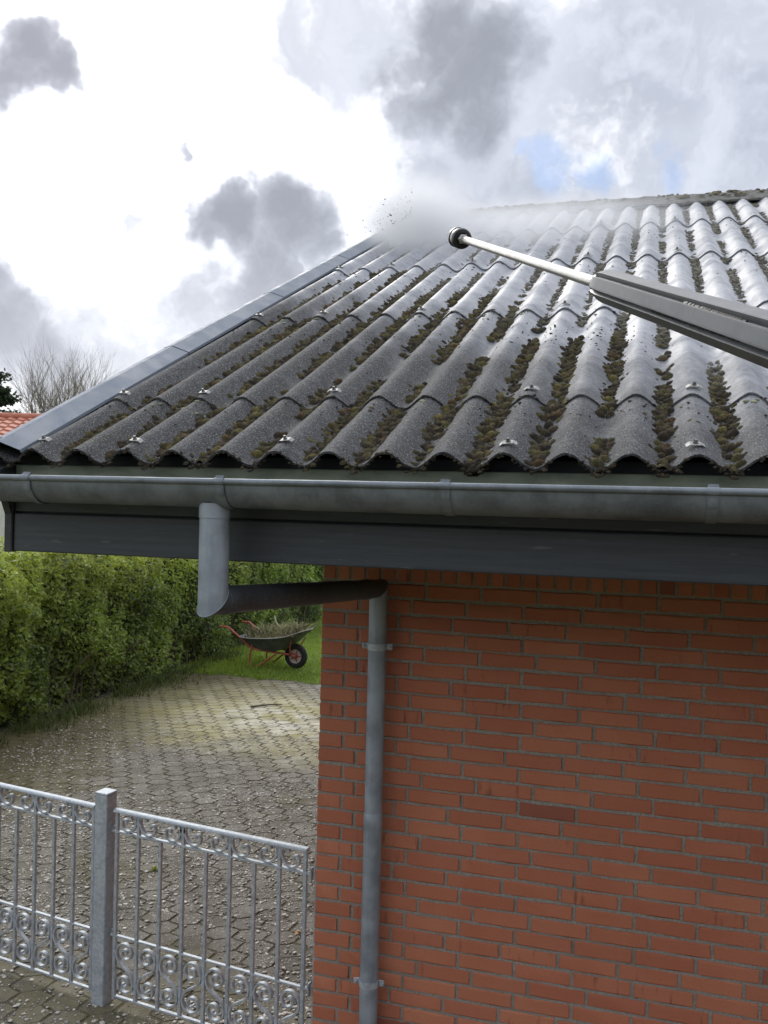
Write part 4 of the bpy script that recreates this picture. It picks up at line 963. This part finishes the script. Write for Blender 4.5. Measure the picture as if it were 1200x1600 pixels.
# weeds and grass fringe
def blades(name, P, h, w_, cols, m, lean=0.5, parent=None):
    n = len(P); a = rng.uniform(0, 6.28, n); d = np.stack([np.cos(a), np.sin(a), np.zeros(n)], 1); le = rng.normal(0, lean, (n, 2)); tip = P + np.stack([le[:, 0] * h, le[:, 1] * h, h], 1); mid = P + np.stack([le[:, 0] * h * .35, le[:, 1] * h * .35, h * .6], 1)
    V = np.stack([P - d * w_[:, None], P + d * w_[:, None], mid + d * w_[:, None] * .7, mid - d * w_[:, None] * .7, tip], 1)
    b = (np.arange(n) * 5)[:, None]; F = np.concatenate([np.concatenate([b, b + 1, b + 2], 1), np.concatenate([b, b + 2, b + 3], 1), np.concatenate([b + 3, b + 2, b + 4], 1)], 0)
    return link(name, np_mesh(name, V.reshape(-1, 3), F, m, np.repeat(cols, 5, 0)), parent)
n = 62000; yv = 7.86 + 9.0 * rng.beta(1.0, 1.8, n); xv = rng.uniform(-5.25, -1.2, n); yv += 0.06 * np.sin(xv * 7) + 0.04 * np.sin(xv * 17) - 0.02 * xv * 0
hh = rng.uniform(.025, .065, n) * (1 + 0.4 * np.sin(xv * 2.1 + yv * 1.3)); mixv = np.clip(.5 + .35 * np.sin(xv * 1.7 - yv) + rng.normal(0, .25, n), 0, 1)[:, None]
cols = np.array([[0.15, 0.235, 0.030]]) * (1 - mixv) + np.array([[0.33, 0.43, 0.065]]) * mixv
gr = blades('grass', np.stack([xv, yv, np.zeros(n) - .005], 1), hh, rng.uniform(.0025, .005, n), cols, GRASS); tag(gr, 'short green lawn grass beyond the paving', 'grass', kind='stuff')
n = 5200; yv = rng.uniform(2.6, 9.5, n); cl_ = np.sin(yv * 2.9) + np.sin(yv * 7.1 + 1); kp = rng.uniform(-2, 1.6, n) < cl_; yv = yv[kp]; n = len(yv); xv = -5.0 + np.abs(rng.normal(0, .20, n)); hh = rng.uniform(.04, .20, n) * np.exp(-(xv + 5.0) * 2.0); mixv = rng.random((n, 1))
cols = np.array([[0.055, 0.085, 0.022]]) * (1 - mixv) + np.array([[0.13, 0.16, 0.045]]) * mixv
fr = blades('weed_fringe', np.stack([xv, yv, np.zeros(n)], 1), hh, rng.uniform(.003, .008, n), cols, GRASS, .6); tag(fr, 'ragged fringe of weeds at the foot of the hedge', 'weeds', kind='stuff')
n = 5200; th = rng.uniform(0, 6.28, n); sx = []; 
# moss and tiny weeds in the paver joints
mj = np.stack([rng.uniform(-4.9, -0.05, n), -0.2 + 7.6 * rng.beta(1, 1.5, n), np.zeros(n)], 1)
lx = (mj[:, 0] + 1.0) * math.cos(ROTP) + (mj[:, 1] - 2.0) * math.sin(ROTP); ly = -(mj[:, 0] + 1.0) * math.sin(ROTP) + (mj[:, 1] - 2.0) * math.cos(ROTP)
ii = np.round(lx / (HW * 1.54)); lyo = ly - np.where(ii % 2 == 1, HH, 0); jj = np.floor(lyo / (HH * 2)) + .5; lyn = jj * HH * 2 + np.where(ii % 2 == 1, HH, 0); lxn = ii * HW * 1.54 + rng.uniform(-.05, .05, n)
mj[:, 0] = lxn * math.cos(ROTP) - lyn * math.sin(ROTP) - 1.0; mj[:, 1] = lxn * math.sin(ROTP) + lyn * math.cos(ROTP) + 2.0
kp = (np.sin(mj[:, 0] * 2.2 + 1) * np.sin(mj[:, 1] * 1.9) + rng.normal(0, .5, n) > .15) & (mj[:, 0] < -0.05) & (mj[:, 1] < 7.8); mj = mj[kp]; n = len(mj); mj[:, 2] = -0.006
jm = scatter_bits('joint_moss', mj, rng.uniform(.006, .014, n), np.array([[0.085, 0.088, 0.022]]) * rng.uniform(.5, 1.5, (n, 1)), MOSS, 1, 0.55, jit=.15); tag(jm, 'moss growing in the joints of the paved yard', 'moss', kind='stuff')
def gpt(px, py):
    d = AX_R * (px - 600) / 1409.55 - AX_U * (py - 800) / 1409.55 + AX_F; t = -CAM[2] / d[2]; return CAM + d * t
for (px_, py_, lab, cc) in ((242, 1360, 'small bright yellow-green weed between pavers behind the fence', (0.30, 0.36, 0.03)), (66, 1102, 'leafy weed tuft at the foot of the hedge', (0.09, 0.14, 0.03))):
    c = gpt(px_, py_); n = 40; P = np.repeat(c[None], n, 0) + np.stack([rng.normal(0, .007, n), rng.normal(0, .007, n), np.zeros(n)], 1)
    b = blades('weed', P, rng.uniform(.012, .035, n) * (1 if py_ > 1200 else 4), rng.uniform(.003, .005, n) * (1 if py_ > 1200 else 2), np.array([cc]) * rng.uniform(.6, 1.2, (n, 1)), GRASS, .9); tag(b, lab, 'weed')
c = gpt(471, 1457); n = 14; P = c[None] + np.stack([rng.normal(0, .016, n), rng.normal(0, .016, n), rng.uniform(.004, .012, n)], 1); nr = rng.normal(0, .4, (n, 3)) + [0, 0, 1]; nr /= np.linalg.norm(nr, axis=1, keepdims=True)
o = inst_leaves(P, nr, rng.uniform(.015, .035, n), np.array([[0.55, 0.34, 0.11]]) * rng.uniform(.7, 1.2, (n, 1)), 'dry_leaf', TWIG, None); tag(o, 'crumpled tan dry leaf on the paving behind the fence', 'leaf')
c0_, c1_ = gpt(392, 1106), gpt(441, 1102); stick = MB().tube([c0_ + [0, 0, .012], (c0_ + c1_) / 2 + [0.01, .02, .02], c1_ + [0, 0, .012]], [.012, .010, .006], 6).build('stick', BARK, None, 60); tag(stick, 'short dark stick lying on the pale stained paving', 'stick')

# ================================================================== WHEELBARROW
wb = link('wheelbarrow', None, None, (-3.62, 8.80, 0.0), (0, 0, R(-6))); tag(wb, 'wheelbarrow with dark tray and red tube frame on the lawn', 'wheelbarrow')
rimc = [(-0.93, .30, .44), (-0.55, .33, .445), (-0.10, .31, .49), (.16, .20, .575), (.20, 0, .59)]; rimc = [(a * .86 if a < 0 else a, b, c) for a, b, c in rimc]; rim = rimc + [(a, -b, c) for a, b, c in reversed(rimc[:-1])] + [(-0.835, 0, .44)]
botc = [(-0.72, .20, .27), (-0.5, .21, .26), (-0.28, .19, .26), (-0.14, .13, .29), (-0.12, 0, .295)]; botc = [(a * .86, b, c) for a, b, c in botc]; bot = botc + [(a, -b, c) for a, b, c in reversed(botc[:-1])] + [(-0.637, 0, .27)]
n_ = len(rim); inn = [(a * .985 - .008, b * .965, c) for a, b, c in rim]; inb = [(a, b * .95, c + .012) for a, b, c in bot]
F = []
for i in range(n_):
    j = (i + 1) % n_; F += [(i, j, n_ + j, n_ + i), (2 * n_ + j, 2 * n_ + i, 3 * n_ + i, 3 * n_ + j), (j, i, 2 * n_ + i, 2 * n_ + j)]
F += [tuple(n_ + i for i in range(n_)), tuple(reversed([3 * n_ + i for i in range(n_)]))]
tr = MB().add(rim + bot + inn + inb, F).build('tray', TRAY, wb, 35)
MB().tube(catmull(rim + [rim[0]], 5)[:-1], .0085, 8, closed=True).build('rolled_rim', TRAYRIM, tr, 60)
for sy in (1, -1):
    MB().tube(catmull([(-1.13, .31 * sy, .575), (-1.03, .31 * sy, .575), (-0.97, .31 * sy, .558), (-0.79, .28 * sy, .42), (-0.64, .22 * sy, .285), (-0.36, .165 * sy, .243), (-0.1, .085 * sy, .21), (0.03, .075 * sy, .19)], 5), .0155, 10).build('frame_tube', RED, wb, 60)
    MB().tube(catmull([(-0.62, .235 * sy, .34), (-0.635, .25 * sy, .20), (-0.64, .255 * sy, .07), (-0.60, .255 * sy, .015), (-0.52, .25 * sy, .012), (-0.42, .235 * sy, .08), (-0.22, .17 * sy, .235)], 6), .0135, 10).build('leg', RED, wb, 60)
    MB().tube([(-0.06, .09 * sy, .205), (0.0, .20 * sy, .36), (0.03, .23 * sy, .44)], .009, 8).build('strut', RED, wb, 60)
whl = link('wheel', None, wb, (0, 0, .182), (0, 0, 0))
MB().lathe([(.100, -.030), (.118, -.040), (.150, -.046), (.172, -.036), (.182, -.014), (.182, .014), (.172, .036), (.150, .046), (.118, .040), (.100, .030), (.100, -.030)], 40, 'y', False).build('tyre', RUBBER, whl, 50)
rimb = MB().lathe([(.034, -.016), (.050, -.020), (.090, -.018), (.104, -.034), (.106, -.030), (.106, .030), (.104, .034), (.090, .018), (.050, .020), (.034, .016)], 32, 'y', False)
rimb.build('rim', RIM, whl, 50)
hubm = MB().lathe([(0, -.085), (.012, -.085), (.012, -.05), (.034, -.045), (.036, -.015), (.036, .015), (.034, .045), (.012, .05), (.012, .085), (0, .085)], 18, 'y', False)
for k in range(5):
    a = 2 * math.pi * k / 5; e = MB().cbox((.03, -.024, -.011), (.092, -.0165, .011), .002); e.xform(Matrix.Rotation(a, 4, 'Y')); hubm.add(e.v, e.f)
hubm.build('hub', RED, whl, 40)
# cuttings heaped in the tray
hv = MB(); gx, gy = 26, 16; V = []; F = []
for i in range(gx):
    for j in range(gy):
        u = i / (gx - 1); v = j / (gy - 1) * 2 - 1; x_ = -0.76 + u * .90; zb = .43 + .11 * max(0, u - .45) / .55; V.append((x_, v * .27, zb + .075 * (1 - v * v) * math.sin(math.pi * min(1, u * 1.0)) + random.gauss(0, .013)))
for i in range(gx - 1):
    for j in range(gy - 1): a = i * gy + j; F.append((a, a + gy, a + gy + 1, a + 1))
Mw = Matrix.Translation((-3.62, 8.80, 0)) @ Matrix.Rotation(R(-12), 4, 'Z')
heap = link('garden_waste', None, None, (-3.62, 8.80, 0.0), (0, 0, R(-6))); tag(heap, 'heap of pulled weeds and dry stalks in the wheelbarrow', 'garden waste')
HEAPM = m_plain('wilted_cuttings', (0.12, 0.105, 0.06), (0.26, 0.235, 0.13), 30, 0.95, 1.0, bscale=60); hv.add(V, F).build('cuttings_mass', HEAPM, heap)
n = 1500; u = rng.random(n); v = rng.uniform(-1, 1, n); P = np.stack([-0.74 + u * .88, v * .25, .43 + .11 * np.clip(u - .45, 0, 1) / .55 + .06 * (1 - v * v) * np.sin(np.pi * u)], 1); pal = np.array([[0.18, 0.15, 0.10], [0.34, 0.31, 0.19], [0.28, 0.33, 0.10], [0.48, 0.46, 0.28], [0.15, 0.10, 0.08]])
w_i = np.where((u > .42) & (u < .7), rng.integers(1, 4, n), rng.integers(0, 5, n)); blades('stalks', P, rng.uniform(.04, .19, n), rng.uniform(.0025, .006, n), pal[w_i], TWIG, .9, heap)
MB().tube(catmull([(-0.22, 0.0, .5), (-0.30, 0.0, .60), (-0.36, 0, .68), (-0.38, 0, .76)], 5), [.008] * 15 + [.004], 6).build('long_stalk', m_plain('pale_stalk', (.42, .42, .32), (.6, .6, .5), 20), heap, 60)

# ================================================================== NEIGHBOUR HOUSE AND TREES
def at_dir(px, dist): 
    d = AX_R * (px - 600) / 1409.55 + AX_F; d[2] = 0; d /= np.linalg.norm(d); return np.array([CAM[0], CAM[1], 0]) + d * dist
nh = link('neighbour_house', None, None, (-23, 22, 0)); tag(nh, 'far house with orange-red tiled roof behind the hedge', 'house')
TILE = m_plain('orange_roof_tile', (0.36, 0.120, 0.075), (0.48, 0.19, 0.125), 5, 0.7, 0.2); NWALL = m_plain('pale_render', (0.55, 0.53, 0.49), (0.66, 0.64, 0.60), 3, 0.9); NGL = m_plain('window_glass', (.03, .035, .04), (.05, .055, .06), 2, .1, 0); NWH = m_plain('white_frame', (.7, .7, .7), (.8, .8, .8), 3, .5, 0)
e0 = at_dir(62, 25.0); rdir = np.array([AX_R[0], AX_R[1], 0]); rdir /= np.linalg.norm(rdir); bdir = np.array([-rdir[1], rdir[0], 0])
EZ, RZ, DEP, LEN = 3.12, 4.78, 4.2, 15.0; tr_r = 30
V = []; F = []; nc = 150; nrw = 13
for side in (1,):
    for r in range(nrw):
        for e in (0, 1):
            t = (r + e * 0.999) / nrw; 
            for c in range(nc + 1):
                q = e0 - rdir * LEN * c / nc + bdir * DEP * t; z = EZ + (RZ - EZ) * t + (0.045 if e == 0 else 0.0) + 0.028 * math.sin(c / nc * LEN / 0.30 * 2 * math.pi); V.append((q[0], q[1], z))
m_ = nc + 1
for r in range(nrw):
    for e in (0, 1):
        k0 = (r * 2 + e) * m_; k1 = k0 + m_
        if k1 + m_ > len(V): break
        for c in range(nc): F.append((k0 + c, k0 + c + 1, k1 + c + 1, k1 + c))
off = np.array([-23, 22, 0]); nhroof = MB().add([tuple(np.array(v) - off) for v in V], F).build('roof', TILE, nh)
q0, q1 = e0 + bdir * 2 * DEP, e0 - rdir * LEN + bdir * 2 * DEP; r0_, r1_ = e0 + bdir * DEP, e0 - rdir * LEN + bdir * DEP
MB().add([tuple(np.array((*r0_[:2], RZ)) - off), tuple(np.array((*r1_[:2], RZ)) - off), tuple(np.array((*q1[:2], EZ)) - off), tuple(np.array((*q0[:2], EZ)) - off)], [(0, 1, 2, 3)]).build('back_roof', TILE, nhroof)
MB().tube([np.array((*r0_[:2], RZ + .03)) - off, np.array((*r1_[:2], RZ + .03)) - off], .11, 10).build('ridge_tiles', TILE, nhroof, 60)
i0, i1 = e0 - rdir * .4 + bdir * .45, e0 - rdir * (LEN - .4) + bdir * .45; j0, j1 = i0 + bdir * (2 * DEP - .9), i1 + bdir * (2 * DEP - .9)
cz = EZ - 0.02
rm0, rm1 = (i0 + j0) / 2, (i1 + j1) / 2
Vw = [(*i0[:2], 0), (*i1[:2], 0), (*j1[:2], 0), (*j0[:2], 0), (*i0[:2], cz), (*i1[:2], cz), (*j1[:2], cz), (*j0[:2], cz), (*rm0[:2], RZ - .25), (*rm1[:2], RZ - .25)]
MB().add([tuple(np.array(v) - off) for v in Vw], [(0, 1, 5, 4), (1, 2, 6, 9, 5), (2, 3, 7, 6), (3, 0, 4, 8, 7)]).build('wall', NWALL, nh)
for k in range(4):
    c = i0 - rdir * (1.6 + 3.2 * k) - bdir * 0.03
    def wp_(a, b, d): return tuple(c - rdir * a + bdir * d + np.array([0, 0, b]) - off)
    def plate(x0, x1, z0, z1, d0, d1): return MB().add([wp_(x0, z0, d0), wp_(x1, z0, d0), wp_(x1, z1, d0), wp_(x0, z1, d0), wp_(x0, z0, d1), wp_(x1, z0, d1), wp_(x1, z1, d1), wp_(x0, z1, d1)], [(0, 1, 2, 3), (7, 6, 5, 4), (0, 4, 5, 1), (1, 5, 6, 2), (2, 6, 7, 3), (3, 7, 4, 0)])
    wn = plate(0, 1.4, 1.5, 2.75, -0.02, 0.02).build('window', NWH, nh); plate(.07, .67, 1.57, 2.68, -0.035, -0.0036).build('pane', NGL, wn); plate(.73, 1.33, 1.57, 2.68, -0.035, -0.0036).build('pane', NGL, wn)
gl0 = i0 - bdir * .62; MB().tube([np.array((*(e0 - bdir * .06)[:2], EZ - .02)) - off, np.array((*(e0 - rdir * LEN - bdir * .06)[:2], EZ - .02)) - off], .07, 8).build('gutter', NWH, nh, 60)

def bare_tree(base, H, seed, label, spread=1.0, m=BARKG):
    rr = random.Random(seed); mbt, mbb = MB(), MB()
    def grow(p, d, L, r, depth):
        pts = [p]; rad_ = [r]; nseg = 3 if depth < 4 else 2; q = p.copy(); dd = d.copy()
        for i in range(nseg):
            dd = (dd + Vector((rr.gauss(0, .10), rr.gauss(0, .10), rr.gauss(.03, .06)))).normalized(); q = q + dd * L / nseg; pts.append(q.copy()); rad_.append(r * (1 - .45 * (i + 1) / nseg))
        (mbt if depth == 0 else mbb).tube(pts, rad_, 6 if depth < 2 else 3, cap=False)
        if depth >= 7 or r < .0055: return
        nch = rr.choice((2, 3, 3)) if depth else 5
        for k in range(nch):
            i = rr.randint(1, nseg) if depth else rr.randint(2, nseg); ax = Vector((rr.gauss(0, 1), rr.gauss(0, 1), rr.gauss(0, .3))).normalized(); nd = (dd + ax * rr.uniform(.45, .85) * spread * 1.1 + Vector((0, 0, .18))).normalized()
            grow(pts[i].copy(), nd, L * rr.uniform(.62, .82), rad_[i] * rr.uniform(.55, .72), depth + 1)
        grow(pts[-1].copy(), (dd + Vector((rr.gauss(0, .2), rr.gauss(0, .2), .1))).normalized(), L * .78, rad_[-1] * .85, depth + 1)
    t = link('bare_tree', None, None, tuple(base)); tag(t, label, 'tree', 'bare trees far behind')
    grow(Vector((0, 0, 0)), Vector((0, 0, 1)), H * .285, H * .026, 0); mbt.build('trunk', m, t); mbb.build('crown', m, t); return t
bare_tree(at_dir(44, 41), 9.6, 3, 'bare spreading tree beside the dark pine above the red roof', .9)
bare_tree(at_dir(72, 43), 10.4, 8, 'tallest bare tree above the right end of the red roof', .75)
bare_tree(at_dir(100, 46), 9.6, 21, 'bare tree farthest right beside the grey roof verge', .8)
bare_tree(at_dir(166, 54), 9.6, 33, 'top of a bare tree just showing over the grey verge', .9)
def pine(base, H, label):
    t = link('pine_tree', None, None, tuple(base)); tag(t, label, 'tree'); tk = MB().tube([(0, 0, 0), (.1, 0, H * .5), (-.05, .1, H)], [.22, .15, .03], 8); tk.build('trunk', BARK, t)
    Ps, Ns, C_ = [], [], []; lb = MB()
    for k in range(46):
        zz = H * (.38 + .62 * rng.random()); a = rng.uniform(0, 6.28); L = (1 - (zz / H - .38) / .75) * 2.1 * rng.uniform(.6, 1.1); dd = np.array([math.cos(a), math.sin(a), rng.uniform(.0, .35)]); p0 = np.array([0, 0, zz - .3]); lb.tube([p0, p0 + dd * L], [.035, .012], 4)
        for q in range(160):
            tt = rng.uniform(.35, 1.05); Ps.append(p0 + dd * L * tt + rng.normal(0, .16, 3) * [1, 1, .5] + [0, 0, .08]); C_.append(np.array([.022, .040, .020]) * rng.uniform(.6, 1.6))
    lb.build('limbs', BARK, t); Ps = np.array(Ps); nr = rng.normal(0, .6, (len(Ps), 3)) + [0, 0, .8]; nr /= np.linalg.norm(nr, axis=1, keepdims=True)
    inst_leaves(Ps, nr, rng.uniform(.12, .26, len(Ps)), np.array(C_), 'crown', LEAF, t)
pine(at_dir(-14, 40), 7.6, 'dark green pine at the left picture edge above the red roof')

# ================================================================== ADDED UNSEEN HOUSE BEHIND THE CAMERA (blocks low light from the brick wall)
oh = link('light_block_house', None, None, (7.0, -8.5, 0)); tag(oh, 'unseen low brick house added behind the camera to block low light', 'house')
OB = m_plain('brown_brick_wall', (0.16, 0.085, 0.06), (0.24, 0.13, 0.09), 9, 0.9, 0.3); OT = m_plain('dark_roof_slabs', (0.05, 0.05, 0.05), (0.085, 0.083, 0.08), 12, 0.8, 0.3)
MB().add([(-9, 0, 0), (9, 0, 0), (9, -8, 0), (-9, -8, 0), (-9, 0, 2.6), (9, 0, 2.6), (9, -8, 2.6), (-9, -8, 2.6), (-9, -4, 4.8), (9, -4, 4.8)], [(0, 1, 5, 4), (1, 2, 6, 9, 5), (2, 3, 7, 6), (3, 0, 4, 8, 7)]).build('wall', OB, oh)
MB().add([(-9.4, .5, 2.42), (9.4, .5, 2.42), (9.4, -4, 5.0), (-9.4, -4, 5.0), (-9.4, -8.5, 2.42), (9.4, -8.5, 2.42), (-9.4, .5, 2.3), (9.4, .5, 2.3), (9.4, -4, 4.88), (-9.4, -4, 4.88), (-9.4, -8.5, 2.3), (9.4, -8.5, 2.3)], [(0, 1, 2, 3), (3, 2, 5, 4), (6, 9, 8, 7), (9, 10, 11, 8), (0, 6, 7, 1), (5, 11, 10, 4)]).build('roof', OT, oh)
for k in range(5):
    x0 = -7.6 + 3.3 * k; wn = MB().cbox((x0, .004, .9), (x0 + 1.4, .04, 2.1), .01).build('window', NWH, oh)
    for q in (0, 1): MB().box((x0 + .07 + q * .66, .041, .97), (x0 + .67 + q * .66, .046, 2.03)).build('pane', NGL, wn)
